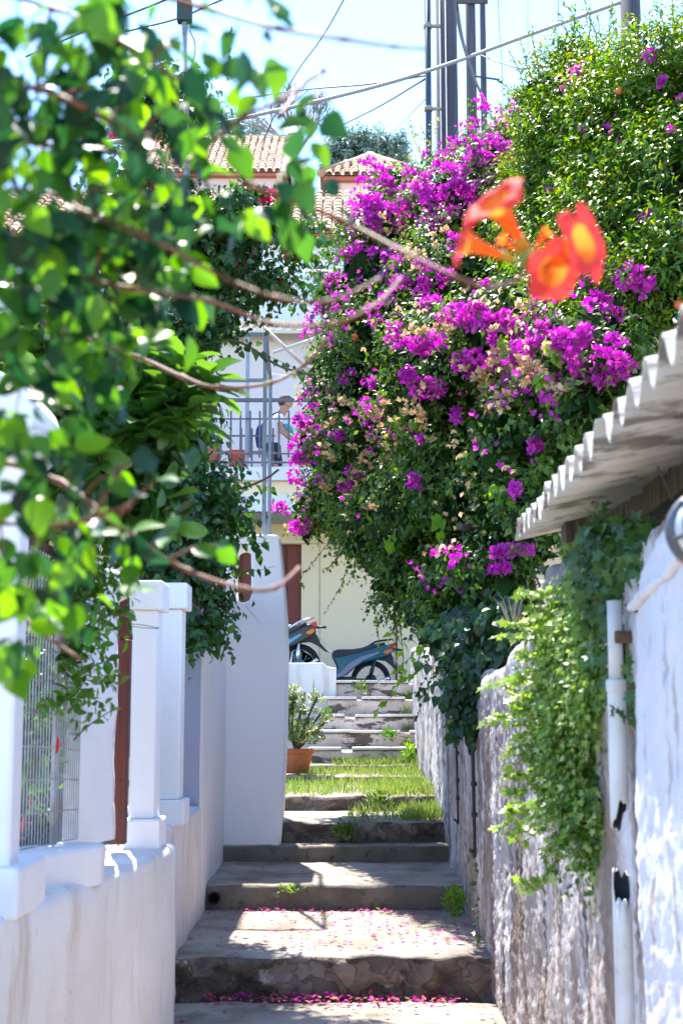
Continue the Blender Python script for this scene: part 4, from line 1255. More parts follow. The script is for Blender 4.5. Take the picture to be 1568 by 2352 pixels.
# fingers on both hands
def hand(tip, sgn):
    b = len(V)
    base = Vector(V[tip])
    for j, (dy, ln) in enumerate(((-.03, .065), (-.01, .078), (.01, .072), (.03, .055))):
        a = base + Vector((.035, dy, -.005)); c = a + Vector((ln * .6, dy * .1, -.012)); d = c + Vector((ln * .35, 0, -.03))
        i0 = len(V); V.extend([tuple(a), tuple(c), tuple(d)]); Ed.extend([(tip, i0), (i0, i0 + 1), (i0 + 1, i0 + 2)]); rad.extend([.011, .0095, .008])
    a = base + Vector((.01, sgn * -.04, .01)); c = a + Vector((.035, sgn * -.015, .01)); i0 = len(V)
    V.extend([tuple(a), tuple(c)]); Ed.extend([(tip, i0), (i0, i0 + 1)]); rad.extend([.012, .0095])
hand(12, -1); hand(17, 1)
# nose, chin, ears
for (par_, p, r) in ((6, (.315, 0, 1.585), .014), (5, (.255, 0, 1.515), .03), (6, (.19, -.088, 1.59), .016), (6, (.19, .088, 1.59), .016)):
    i0 = len(V); V.append(p); Ed.append((par_, i0)); rad.append(r)
skinned('body', V, Ed, rad, SKIN, per)
skinned('t_shirt', [(0, 0, .80), (.02, 0, 1.08), (.06, 0, 1.24), (.10, 0, 1.37), (.125, 0, 1.425), (.10, -.10, 1.365), (.09, -.205, 1.34), (.115, -.225, 1.21), (.10, .10, 1.365), (.09, .205, 1.34), (.135, .225, 1.22)],
        [(0, 1), (1, 2), (2, 3), (3, 4), (3, 5), (5, 6), (6, 7), (3, 8), (8, 9), (9, 10)], [(.17, .14), (.155, .125), (.165, .125), (.14, .11), .075, .085, .075, .068, .085, .075, .068], TEE, per)
skinned('shorts', [(0, 0, .99), (0, 0, .86), (0, -.09, .82), (.025, -.10, .56), (0, .09, .82), (.08, .10, .56)], [(0, 1), (1, 2), (2, 3), (1, 4), (4, 5)], [(.155, .125), (.16, .13), .118, .10, .118, .10], SHORT, per)
bm = bmesh.new(); bmesh.ops.create_icosphere(bm, subdivisions=4, radius=1)
for v in list(bm.verts):
    if v.co.z < -.15 - .5 * (v.co.x < .1) or (v.co.x > .55 and v.co.z < .35): bm.verts.remove(v)
for v in bm.verts:
    d = 1 + .05 * fbm(v.co * 5)
    v.co = (Vector((v.co.x * .118, v.co.y * .098, v.co.z * .115)) * d + Vector((.185, 0, 1.635))) * k
me = bpy.data.meshes.new('hair'); bm.to_mesh(me); bm.free(); link('hair', me, HAIR, per, True)
for s_ in (-1, 1):
    bm = bmesh.new(); bmesh.ops.create_uvsphere(bm, u_segments=10, v_segments=6, radius=.011 * k)
    for v in bm.verts: v.co += Vector((.285, s_ * .034, 1.61)) * k
    me = bpy.data.meshes.new('eye'); bm.to_mesh(me); bm.free(); link('eye', me, M('eye_dark', (.03, .02, .015), .3), per, True)
mb = MB(); mb.box(.276 * k, .288 * k, -.022 * k, .022 * k, 1.535 * k, 1.542 * k); mb.build('mouth', M('lip', (.35, .12, .09), .5), per, local=True)
# blue things: brush held in the hand, bag at the hip
hp = Vector((fx, PYY, floor_z))
br = thing('blue_brush', 'light blue long handled brush held by the man on the balcony', 'brush', hp + Vector((.47, -.17, .97)) * k)
BLU = M('light_blue_plastic', (.06, .33, .55), .4, .4)
mb = MB(); a = at(652, 974, PYY - .2); b = at(672, 992, PYY - .2); c = at(694, 1022, PYY - .2)
mb.tube([b, c], .018, 10); mb.build('handle', BLU, br)
mb = MB(); mb.tube([a, a.lerp(b, .3), a.lerp(b, .8), b], [.02, .05, .055, .022], 12); mb.build('head', BLU, br)
bg_ = thing('blue_bag', 'dark blue bag hanging at the back of the man on the balcony', 'bag', hp + Vector((-.17, -.1, .95)) * k)
mb = MB(); mb.lathe([(.001, -.20), (.06, -.18), (.085, -.05), (.075, .10), (.04, .17), (.001, .18)], hp + Vector((-.20, -.06, 1.06)) * k, 16); mb.build('bag_body', M('navy_cloth', (.035, .045, .17), .85), bg_)
mb = MB(); mb.tube(path([hp + Vector((-.20, -.06, 1.22)) * k, hp + Vector((-.02, -.17, 1.38)) * k, hp + Vector((.10, -.05, 1.45)) * k], 6), .012, 6); mb.build('strap', M('navy_strap', (.03, .035, .1), .8), bg_)
# ================================================================== PLANT MATERIALS
BARK = M('grey_bark', (.12, .09, .07), .9, .15, var=((.05, .04, .03), 25, .8), bump=(60, .6, .01))
TWIG = M('brown_twig', (.13, .075, .04), .8, .2)
CANE = M('reddish_cane', (.20, .062, .026), .6, .35, var=((.10, .032, .02), 20, .7), bump=(50, .4, .004))
def leafmat(name, cols, rough=.35, spec=.5, tr=.38, val=2.2, hue=.48):
    return M(name, cols[0], rough, spec, mixisl=cols, transl=(None, tr, val, hue))
L_FORE = leafmat('trumpet_leaf', [(.006, .026, .014), (.009, .040, .016), (.014, .060, .016), (.030, .11, .014), (.065, .19, .014), (.11, .26, .018)], .36, .45, .47, 2.5)
L_BOUG = leafmat('bougainvillea_leaf', [(.026, .075, .014), (.055, .13, .018), (.10, .20, .022), (.036, .10, .018), (.17, .26, .035)], .42, .38, .32, 2.1)
L_POM = leafmat('pomegranate_leaf', [(.030, .095, .010), (.06, .16, .012), (.11, .23, .014), (.04, .12, .012), (.22, .29, .02)], .36, .4, .32, 2.1)
L_POMY = leafmat('pomegranate_young_leaf', [(.14, .22, .02), (.26, .28, .025), (.10, .19, .02), (.34, .27, .03)], .35, .5, .42, 1.9)
L_CREEP = leafmat('creeper_leaf', [(.012, .048, .014), (.022, .075, .018), (.035, .11, .018), (.016, .06, .02), (.06, .16, .02)], .30, .55, .32, 2.4)
L_FICUS = leafmat('large_glossy_leaf', [(.016, .055, .012), (.04, .12, .016), (.09, .22, .03), (.022, .075, .016)], .28, .55, .36, 2.0)
L_HIB = leafmat('hibiscus_leaf', [(.03, .10, .014), (.06, .18, .016), (.10, .25, .02), (.02, .07, .014)], .3, .5, .42, 2.3)
L_IVYV = leafmat('variegated_ivy_leaf', [(.16, .32, .04), (.30, .45, .09), (.12, .26, .03), (.50, .58, .24), (.09, .20, .03), (.24, .40, .06)], .38, .45, .40, 1.6)
L_IVYD = leafmat('dark_ivy_leaf', [(.025, .075, .018), (.045, .12, .022), (.06, .15, .03), (.03, .09, .02)], .35, .5, .34, 2.2)
L_DARK = leafmat('deep_green_vine_leaf', [(.010, .04, .014), (.016, .055, .016), (.022, .07, .018)], .35, .5, .25, 2.2)
L_INNER = leafmat('inner_leaf', [(.012, .036, .010), (.020, .055, .012), (.03, .075, .014)], .6, .15, .12, 1.8)  # inner leaves tinted darker to paint in the shaded hedge interior
L_LIME = leafmat('fresh_vine_leaf', [(.14, .32, .03), (.22, .42, .04), (.10, .24, .03)], .4, .4, .5, 1.7)
L_SUC = leafmat('succulent_leaf', [(.10, .20, .05), (.20, .28, .06), (.30, .30, .09), (.07, .15, .04)], .4, .5, .25, 1.7)
L_GRASS = leafmat('grass_blade', [(.09, .19, .03), (.17, .29, .05), (.06, .13, .02), (.30, .32, .12), (.14, .26, .04)], .6, .25, .38, 1.7)
L_OLIVE_HAZE = leafmat('hazed_olive_leaf', [(.16, .25, .22), (.20, .30, .27), (.12, .19, .18)], .5, .4, .2, 1.8)  # olive leaves lightened and blued to paint in distance haze
B_MAG = M('magenta_bract', (.5, .03, .5), .6, .25, mixisl=[(.50, .030, .46), (.62, .06, .52), (.74, .16, .60), (.44, .020, .44), (.68, .10, .46)], transl=(None, .5, 1.35, .5))
B_TAN = M('dry_bract', (.55, .38, .22), .8, .2, mixisl=[(.72, .50, .28), (.58, .38, .20), (.80, .62, .40), (.50, .30, .16)], transl=(None, .35, 1.2, .5))
B_CRIM = M('crimson_bract', (.55, .02, .10), .6, .25, mixisl=[(.56, .02, .10), (.66, .03, .14), (.48, .015, .16)], transl=(None, .45, 1.3, .5))
PETAL = M('fallen_petal', (.5, .03, .3), .7, .2, mixisl=[(.45, .02, .34), (.55, .03, .28), (.36, .015, .30), (.50, .10, .10), (.45, .25, .12), (.50, .02, .20)], transl=(None, .3, 1.2, .5))

_w = [(0, 0), (.12, .26), (.28, .46), (.45, .5), (.62, .40), (.78, .23), (.9, .09), (1.0, 0)]
_v, _t = [], []
for i, (a, w) in enumerate(_w):
    z_ = -.16 * a * a
    _v += [(a, 0, z_), (a, w, z_ + .22 * w), (a, -w, z_ + .22 * w)]
for i in range(len(_w) - 1):
    b, c = i * 3, (i + 1) * 3
    _t += [(b, c, c + 1), (b, c + 1, b + 1), (b, c + 2, c), (b, b + 2, c + 2)]
T_FORE = (np.array(_v), _t)
_w = [(0, .03), (.15, .22), (.35, .42), (.55, .5), (.75, .46), (.9, .28), (1.0, 0)]
_v, _t = [], []
for i, (a, w) in enumerate(_w):
    z_ = .10 * a - .30 * a * a
    _v += [(a, 0, z_), (a, w, z_ + .16 * w), (a, -w, z_ + .16 * w)]
for i in range(len(_w) - 1):
    b, c = i * 3, (i + 1) * 3
    _t += [(b, c, c + 1), (b, c + 1, b + 1), (b, c + 2, c), (b, b + 2, c + 2)]
T_OBOV = (np.array(_v), _t)

def blobpts(clumps, jy=.25):
    """(u, v, px radius, count, Y) -> points in round clumps, plus clump centre per point"""
    P_, Cc = [], []
    for (u, v, r, n, Y) in clumps:
        c = np.array(at(u, v, Y)); rr = r / sc(Y)
        d = rvec(n) * (RNG.random(n) ** .45)[:, None]
        P_.append(c + d * np.array((rr, max(jy, rr), rr))); Cc.append(np.repeat(c[None], n, 0))
    return np.concatenate(P_), np.concatenate(Cc)

# ================================================================== TRUMPET VINE (nearest, out of focus)
tv = thing('trumpet_vine', 'out of focus trumpet vine with orange flowers hanging in front at upper left', 'vine', (-1.75, 1.9, 0))
mb = MB(); mb.tube(path([(-1.75, 1.9, -.1), (-1.7, 1.95, .8), (-1.78, 1.85, 1.6), (-1.66, 1.8, 2.3), (-1.55, 1.75, 2.75)], 6), [.04] * 8 + [.03] * 9 + [.02] * 8, 10); mb.build('trunk', BARK, tv)
canes = [
    ([(-420, 130), (-60, 180), (90, 205), (190, 245), (262, 285), (372, 322)], 1.55, 9.5),
    ([(-300, 260), (90, 330), (230, 345), (330, 366), (415, 374), (470, 340), (560, 268), (640, 232), (745, 163)], 1.7, 7.5),
    ([(-400, 420), (80, 440), (200, 490), (330, 540), (450, 604), (520, 640), (640, 684), (760, 690), (872, 640)], 1.6, 7),
    ([(-400, 570), (-30, 590), (150, 632), (300, 662), (480, 692), (620, 742), (760, 745), (862, 700), (920, 640)], 1.75, 6.5),
    ([(100, 745), (320, 822), (420, 866), (500, 890), (620, 880), (700, 838), (748, 785)], 2.6, 5.5),
    ([(-300, 1010), (0, 1060), (140, 1108), (250, 1190), (330, 1250), (430, 1310), (560, 1352), (632, 1350), (686, 1306)], 1.95, 8),
    ([(-300, 1290), (0, 1380), (90, 1450), (182, 1512)], 2.2, 6.5),
    ([(180, -60), (470, 18), (640, 65), (790, 90), (905, 107), (975, 112)], 1.45, 6.5),
    ([(560, 420), (780, 505), (930, 580), (1080, 650), (1150, 655), (1190, 640), (1214, 596)], 1.62, 6),
    ([(-300, 1160), (0, 1200), (150, 1205), (300, 1160)], 1.7, 7),
    ([(640, 270), (700, 190), (742, 160)], 1.8, 5),
    ([(-200, -40), (120, 20), (215, 60), (330, 130), (420, 190)], 1.5, 7),
    ([(-300, 640), (60, 640), (200, 615), (330, 560)], 1.8, 6),
]
cane_pts = []
for pts, Y, r in canes:
    q_ = [at(u, v, Y + .10 * math.sin(i * 1.7)) for i, (u, v) in enumerate(pts)]
    if pts[0][0] <= -200: q_ = [Vector((-1.66, 1.84, q_[0].z + .05)), Vector((-1.1, (1.84 + q_[0].y) / 2, q_[0].z + .12))] + q_
    P_ = path(q_, 7)
    n = len(P_)
    rr = [r / sc(Y) * (1 - .45 * i / n) * (1 + (.55 if i % 7 == 0 else 0)) for i in range(n)]
    mb = MB(); mb.tube(P_, rr, 8); mb.build('cane', CANE, tv)
    cane_pts.append(P_)
clumps = [(40, 110, 110, 26, 1.5), (170, 150, 120, 34, 1.6), (300, 150, 110, 28, 1.7), (225, 50, 70, 18, 1.45), (80, 300, 120, 32, 1.6), (215, 400, 120, 34, 1.75), (60, 480, 130, 40, 1.5),
          (190, 580, 140, 44, 1.7), (310, 690, 120, 34, 1.8), (70, 680, 150, 46, 1.6), (330, 480, 100, 22, 1.7), (425, 400, 70, 11, 1.75), (410, 250, 90, 16, 1.6), (500, 200, 60, 8, 1.6),
          (600, 215, 50, 7, 1.55), (545, 70, 22, 2, 1.5), (480, 110, 30, 3, 1.5), (620, 110, 36, 4, 1.5), (630, 20, 26, 2, 1.45), (640, 420, 80, 13, 1.7), (705, 450, 55, 8, 1.7), (565, 520, 45, 6, 1.75), (715, 245, 45, 5, 1.7), (710, 330, 30, 4, 1.7), (770, 480, 14, 1, 1.7), (350, 585, 80, 15, 1.75), (445, 470, 50, 8, 1.75),
          (480, 300, 60, 9, 1.7), (420, 560, 50, 7, 1.75), (420, 700, 50, 8, 1.8), (60, 860, 130, 20, 1.7), (215, 790, 120, 24, 1.75), (30, 1010, 80, 13, 1.6), (120, 1060, 70, 8, 1.6), (70, 1190, 100, 17, 1.7), (190, 1190, 80, 12, 1.75),
          (290, 1245, 50, 8, 1.9), (50, 1340, 90, 15, 1.75), (170, 1320, 70, 9, 1.8), (392, 1212, 32, 3, 1.95), (50, 1500, 50, 8, 1.8), (115, 1440, 50, 6, 1.85), (300, 1340, 28, 3, 1.9), (240, 930, 60, 5, 1.8), (150, 1045, 26, 2, 1.7)]
clumps += [(-150 - 130 * (i % 3), 60 + 115 * (i // 3), 120, 16, 1.6 + .07 * (i % 4)) for i in range(36)]
clumps = [(u, v, r, int(n_ * (1.0 if u < 360 else .85)) if u > 0 and n_ > 5 else n_, Y) for u, v, r, n_, Y in clumps]
P_, C_ = blobpts(clumps, .16)
n = len(P_)
A_ = unit(np.stack([RNG.normal(0, .55, n) + .15, RNG.normal(0, .5, n), -.55 + RNG.normal(0, .45, n)], 1))
N_ = unit(np.stack([RNG.normal(0, .5, n), -.55 + RNG.normal(0, .45, n), .65 + RNG.normal(0, .35, n)], 1))
L_ = .042 * (1 + .38 * (RNG.random(n) * 2 - 1))
leafmesh('foliage', P_, A_, N_, L_, L_ * .66, T_FORE, L_FORE, tv)
# short leafy side twigs along the canes
PP, AA, NN = [], [], []
mb = MB()
for ci, P2 in enumerate(cane_pts):
    if ci in (4, 7, 8, 10): continue
    for i in range(6, len(P2) - 3, 5):
        if 784 + F * P2[i].x / P2[i].y > 420: continue
        d = (P2[i + 1] - P2[i]).normalized()
        s_ = (d.cross(Vector((0, -1, 0))) * (1 if RNG.random() < .35 else -1) + Vector(RNG.normal(0, .35, 3)) + d * .5).normalized()
        e = P2[i] + s_ * RNG.uniform(.04, .08); m_ = P2[i].lerp(e, .5) + Vector((0, 0, .006))
        mb.tube([P2[i], m_, e], [.0022, .0016, .0011], 5, cap=False)
        for q in (m_, e, e):
            PP.append(q); AA.append(s_ * .5 + Vector((0, 0, -.5)) + Vector(RNG.normal(0, .45, 3))); NN.append(Vector((0, -.5, .6)) + Vector(RNG.normal(0, .4, 3)))
PP, AA, NN = np.array(PP), np.array(AA), np.array(NN)
ll = .040 * (1 + .35 * (RNG.random(len(PP)) * 2 - 1))
leafmesh('twig_leaves', PP, AA, NN, ll, ll * .66, T_FORE, L_FORE, tv); mb.build('twig_sprays', CANE, tv, fixn=False)
# leaf stalks back to the middle of each clump
mb = MB()
for i in range(0, n, 2):
    mb.tube([Vector(P_[i]), Vector(P_[i] * .6 + C_[i] * .4 + np.array((0, 0, .01))), Vector(P_[i] * .25 + C_[i] * .75)], [.0009, .0011, .0014], 4, cap=False)
mb.build('leaf_sprays', M('green_stalk', (.12, .16, .04), .6), tv)
BUDG = M('bud_green', (.24, .26, .08), .6)
for (u, v) in ((420, 866), (500, 892), (556, 900), (612, 884), (676, 862), (704, 822), (742, 784)):
    c = at(u, v, 2.6); mb = MB(); mb.lathe([(.0005, -.006), (.005, -.003), (.0055, .002), (.003, .006), (.0005, .008)], c, 8); mb.build('bud', BUDG, tv)
# flowers
OR1 = M('trumpet_orange', (.80, .20, .02), .6, .25, var=((.78, .12, .02), 30, .5), transl=((.95, .30, .04), .4))
RED1 = M('trumpet_lobe_red', (.78, .055, .055), .7, .2, var=((.80, .10, .05), 40, .5), transl=((.85, .05, .045), .35))
CAL = M('calyx_yellow', (.55, .40, .05), .5, .35, transl=((.8, .6, .1), .35))
STK = M('flower_stalk', (.25, .33, .07), .6, .3)
FY = 1.62
def trumpet(base, tip, flare, lobes=True, up=(0, -.3, 1), dY=.012):
    """a trumpet flower from base to tip (photo points); flare = mouth radius in px"""
    a, b = at(*base, FY), at(*tip, FY - dY)
    ax = (b - a); Ln = ax.length; ax.normalize()
    x = ax.cross(Vector(up)).normalized(); y = x.cross(ax)
    fr = flare / sc(FY)
    fl = thing('trumpet_flower', None, None, (0, 0, 0)); fl.parent = tv; fl.location = a - tv.location
    prof = [(.10, .0), (.12, .1), (.16, .3), (.22, .5), (.30, .7), (.42, .88), (.58, 1.0)]
    vs, fs = [], []
    for (r, t) in prof:
        for k in range(20):
            an = 2 * math.pi * k / 20
            vs.append(a + ax * (Ln * t) + (x * math.cos(an) + y * math.sin(an)) * (fr * r))
    for i in range(len(prof) - 1):
        for k in range(20):
            k2 = (k + 1) % 20; fs.append((i * 20 + k, i * 20 + k2, (i + 1) * 20 + k2, (i + 1) * 20 + k))
    m_ = MB(); m_.add(vs, fs, 0, True); m_.build('tube', OR1, fl, fixn=False)
    if lobes:
        m_ = MB()
        for L5 in range(5):
            c0 = 2 * math.pi * L5 / 5 + .4
            vs, fs = [], []
            for i in range(6):
                t = i / 5
                rad_ = fr * (.57 + .60 * t)
                back = .10 * Ln * t - .10 * Ln * t * t * (1 + .8 * math.sin(L5 * 2.1)) + .04 * Ln * math.sin(t * 3.1)
                half = .66 * math.sqrt(max(0, 1 - (max(0, t - .35) / .66) ** 2)) if t > .35 else .66
                for j in range(7):
                    an = c0 + half * (j / 3 - 1)
                    vs.append(a + ax * (Ln + back + .02 * Ln * math.sin(j * 1.6 + L5)) + (x * math.cos(an) + y * math.sin(an)) * rad_)
            for i in range(5):
                for j in range(6): fs.append((i * 7 + j, i * 7 + j + 1, (i + 1) * 7 + j + 1, (i + 1) * 7 + j))
            m_.add(vs, fs, 0, True)
        m_.build('petals', RED1, fl, fixn=False)
    m_ = MB(); vs = []
    m_.tube([a - ax * .006, a + ax * (Ln * .08), a + ax * (Ln * .22)], [fr * .10, fr * .19, fr * .21], 12); m_.build('calyx', CAL, fl)
    return a
hub = at(1216, 598, FY)
bases = []
for b_, t_, f_, lb, up, dY in (((1205, 568), (1136, 464), 74, True, (.2, -1, .3), .035), ((1172, 594), (1066, 556), 58, True, (0, -.5, 1), .012), ((1226, 602), (1340, 558), 84, True, (0, -1, .3), .045), ((1232, 606), (1270, 622), 66, True, (0, -.5, 1), .03),
                           ((1192, 580), (1150, 548), 30, False, (0, -1, .3), .012), ((1222, 575), (1258, 528), 30, False, (0, -1, .3), .012)):
    bases.append(trumpet(b_, t_, f_, lb, up, dY))
mb = MB()
for a in bases: mb.tube([hub + Vector((0, 0, -.006)), a], [.0032, .0028], 8)
mb.lathe([(.0005, -.012), (.007, -.006), (.008, .003), (.0005, .012)], hub, 10)
mb.build('flower_stalks', STK, tv)

# ================================================================== CREEPER on the left (heart leaves, crimson flowers)
cp = thing('crimson_creeper', 'dark leafy creeper with crimson blossom clusters climbing the mast on the left', 'creeper', at(452, 1600, 9.15))
tr = MB()
base = at(450, 1700, 9.15)
tr.tube(path([base, at(452, 1350, 9.15), at(440, 1150, 9.1), at(430, 1000, 9.12), at(462, 860, 9.1), at(448, 740, 9.12), at(470, 640, 9.1), at(440, 520, 9.1)], 8), [.05] * 20 + [.042] * 37, 10)
tr.tube(path([at(455, 1200, 9.1), at(438, 1040, 9.05), at(456, 930, 9.05), at(432, 800, 9.05), at(462, 700, 9.08), at(500, 600, 9.1)], 8), .028, 8)
tr.tube(path([at(448, 740, 9.12), at(520, 720, 9.1), at(600, 690, 9.0), at(680, 672, 8.9)], 6), .012, 6)
tr.tube(path([at(440, 800, 9.1), at(500, 780, 9.0), at(560, 790, 8.9), at(640, 840, 8.8), at(720, 862, 8.7)], 6), .008, 6)
tr.tube(path([at(440, 1150, 9.1), at(500, 1130, 9.0), at(560, 1120, 8.9), at(612, 1098, 8.8), at(640, 1078, 8.8)], 6), .008, 6)
tr.build('trunk', BARK, cp)
els = [E(400, 520, 9.3, 120, 70, .5), E(300, 470, 9.4, 100, 60, .5), E(520, 540, 9.1, 70, 50, .35), E(600, 530, 9.0, 50, 30, .25), E(690, 560, 8.9, 40, 26, .25), E(560, 470, 9.0, 50, 30, .3), E(405, 250, 9.2, 66, 70, .4), E(330, 200, 9.3, 60, 60, .4), E(300, 600, 9.3, 120, 150, .5), E(460, 600, 9.1, 90, 80, .4),  # topmost blobs are added foliage, hidden behind the vine, to shade the ground
       E(550, 650, 9.0, 70, 45, .3), E(625, 660, 8.9, 40, 24, .2), E(480, 720, 9.1, 70, 70, .35), E(280, 780, 9.2, 120, 120, .5), E(420, 820, 9.1, 50, 80, .3), E(320, 960, 9.2, 120, 120, .5), E(430, 960, 9.0, 40, 90, .3),
       E(370, 1100, 8.9, 90, 90, .45), E(440, 1170, 8.8, 80, 90, .4), E(350, 1240, 8.6, 90, 80, .4), E(455, 1260, 8.6, 66, 80, .35), E(400, 1320, 8.3, 60, 35, .35), E(470, 1345, 8.4, 42, 50, .25), E(460, 1430, 8.3, 42, 42, .25),
       E(520, 1170, 8.6, 40, 40, .2), E(510, 1110, 8.8, 40, 35, .2)]
Ps, Os = shell(els, 3500, thick=.75, cull=.45, back=.6)
D = unit(Os * .5 + rvec(len(Ps)) * .7 + np.array((0, 0, -.05)))
Pl, Al, Nl, Ll, Wl = sprigs(Ps, D, 6, .22, .75, .062, .048, droop=.15)
hang = np.array((0, 0, -.55))
leafmesh('foliage', Pl, unit(Al + hang), Nl, Ll, Wl, T_HEART, L_CREEP, cp)
twigs('twig_sprays', Ps, D, .2, .0028, TWIG, cp, .15)
# trailing shoots with leaves hanging on both sides
def trailing(name, shoots, L, W, mat, tmpl, parent, stem_mat, step=.035, r=.0025, jit=.5, hangv=-.7, build_stems=True):
    PP, AA, NN = [], [], []
    mb = MB()
    for pts in shoots:
        P_ = path(pts, 8)
        mb.tube(P_, [r * (1 - .6 * i / len(P_)) for i in range(len(P_))], 5)
        acc = 0; sgn = 1
        for a, b in zip(P_[:-1], P_[1:]):
            acc += (b - a).length
            if acc >= step:
                acc = 0; sgn = -sgn
                d = (b - a).normalized()
                s_ = d.cross(Vector((0, 0, 1)) if abs(d.z) < .9 else Vector((1, 0, 0))).normalized() * sgn
                PP.append(a); AA.append(d * .4 + s_ * .5 + Vector((0, 0, hangv)) + Vector(RNG.normal(0, jit * .5, 3))); NN.append(Vector((0, -.5, .7)) + Vector(RNG.normal(0, jit, 3)))
    PP, AA, NN = np.array(PP), np.array(AA), np.array(NN)
    ll = L * (1 + .35 * (RNG.random(len(PP)) * 2 - 1))
    leafmesh(name, PP, AA, NN, ll, ll * W / L, tmpl, mat, parent)
    if build_stems: mb.build('sprays', stem_mat, parent)
S = lambda Y, *uv: [at(u, v, Y + .05 * math.sin(i)) for i, (u, v) in enumerate(uv)]
trailing('trailing_leaves', [S(8.8, (470, 790), (530, 782), (575, 800), (640, 828), (690, 850), (735, 862)), S(8.7, (480, 1120), (540, 1108), (600, 1116), (628, 1120)), S(8.6, (520, 1180), (570, 1190), (610, 1200)),
                              S(8.5, (500, 1240), (560, 1250), (620, 1246)), S(8.4, (540, 1310), (590, 1310), (632, 1300)), S(8.3, (480, 1380), (510, 1440), (545, 1438)), S(8.3, (450, 1440), (480, 1480), (515, 1515)),
                              S(8.9, (560, 650), (640, 680), (700, 700)), S(8.9, (640, 560), (700, 590), (748, 572)), S(8.9, (600, 600), (680, 640), (716, 655)), S(9.0, (490, 470), (560, 440), (618, 436)), S(9.0, (520, 200), (524, 120), (533, 50)), S(9.2, (300, 330), (330, 270), (325, 230)),
                              S(8.6, (400, 1330), (430, 1420), (470, 1470)), S(8.5, (560, 1190), (585, 1240), (600, 1290))], .065, .05, L_CREEP, T_HEART, cp, TWIG, step=.045)
def blossoms(name, clusters, n_per, size, mat, parent, Yf=None, tmpl=T_BRACT, spread=1.0):
    PP = []; OO = []
    for c in clusters:
        u, v, r = c[:3]; Y = c[3]
        n_ = max(3, int(n_per * (r / 40) ** 1.6))
        c3 = np.array(at(u, v, Y)); rr = r / sc(Y) * spread
        d = rvec(n_); d[:, 1] = -np.abs(d[:, 1])
        PP.append(c3 + d * (rr * RNG.random(n_) ** .5)[:, None] * np.array((1, .8, .8))); OO.append(d)
    PP = np.concatenate(PP); OO = np.concatenate(OO)
    A_ = unit(OO * .8 + rvec(len(PP)) * .6 + np.array((0, -.2, .35)))
    ll = size * (1 + .3 * (RNG.random(len(PP)) * 2 - 1))
    leafmesh(name, PP, A_, rvec(len(PP)), ll, ll * .95, tmpl, mat, parent)
blossoms('blossoms', [(672, 576, 28, 8.75)], 46, .042, B_CRIM, cp)
blossoms('blossoms', [(622, 458, 30, 8.8), (655, 470, 20, 8.8)], 40, .042, B_CRIM, cp)
blossoms('blossoms', [(335, 478, 26, 9.0), (365, 430, 18, 9.0), (300, 310, 16, 9.1), (262, 318, 10, 9.1), (98, 640, 12, 9.0)], 30, .042, B_CRIM, cp)
blossoms('blossoms', [(652, 660, 10, 8.8), (560, 610, 8, 8.9), (640, 650, 6, 8.8), (590, 590, 8, 8.9)], 30, .038, B_CRIM, cp)

# ================================================================== LARGE-LEAVED SHRUB
fs_ = thing('broadleaf_shrub', 'bright large leaved evergreen shrub rising behind the mesh fence', 'shrub', (-1.5, 5.6, 0))
mb = MB(); mb.tube(path([(-1.5, 5.6, -.1), (-1.4, 5.5, .8), (-1.25, 5.3, 1.5), (-1.05, 5.1, 2.1), (-.85, 5.0, 2.5)], 6), [.04] * 10 + [.025] * 15, 8)
mb.tube(path([(-1.4, 5.5, .9), (-1.5, 5.2, 1.7), (-1.35, 5.0, 2.3)], 6), .02, 6); mb.build('stem', BARK, fs_)
els = [E(180, 900, 5.1, 130, 110, .35), E(300, 900, 5.0, 110, 110, .3), E(100, 980, 5.2, 110, 120, .35), E(250, 1040, 5.0, 110, 100, .3), E(330, 1000, 5.0, 90, 110, .3), E(170, 1120, 5.1, 110, 90, .3), E(300, 1130, 4.9, 90, 80, .3), E(60, 830, 5.2, 90, 90, .3), E(80, 1140, 5.2, 80, 80, .3)]
Ps, Os = shell(els, 260, thick=.7, cull=.4, back=.6)
D = unit(Os * .7 + rvec(len(Ps)) * .5 + np.array((.1, 0, .15)))
Pl, Al, Nl, Ll, Wl = sprigs(Ps, D, 8, .10, .72, .145, .070, droop=0, jit=.25)
leafmesh('foliage', Pl, Al, Nl, Ll, Wl, T_OBOV, L_FICUS, fs_)
# clear rosettes of leaves at the shoot tips against the trunk and balcony
tips = [(385, 905, 4.75, 26), (470, 880, 4.7, 20), (420, 850, 4.75, 22), (340, 960, 4.7, 20), (260, 870, 4.8, 20), (430, 940, 4.7, 16)]
PP, AA, NN = [], [], []
for (u, v, Y, n_) in tips:
    c = at(u, v, Y)
    for q in range(n_):
        a = q * 2.4; el = -.2 + .9 * q / n_
        d = Vector((math.cos(a) * math.cos(el), math.sin(a) * math.cos(el), math.sin(el)))
        PP.append(c - Vector((0, 0, .05)) + Vector((0, 0, .07 * q / n_)) + d * .012); AA.append(d + Vector((.3, 0, -.1))); NN.append(Vector((-d.x * .5, -d.y * .5, 1)))
ll = .13 * (1 + .25 * (RNG.random(len(PP)) * 2 - 1))
leafmesh('shoot_leaves', np.array(PP), np.array(AA), np.array(NN), ll, ll * .46, T_OBOV, L_FICUS, fs_)
twigs('twig_sprays', Ps, D, .14, .004, TWIG, fs_)

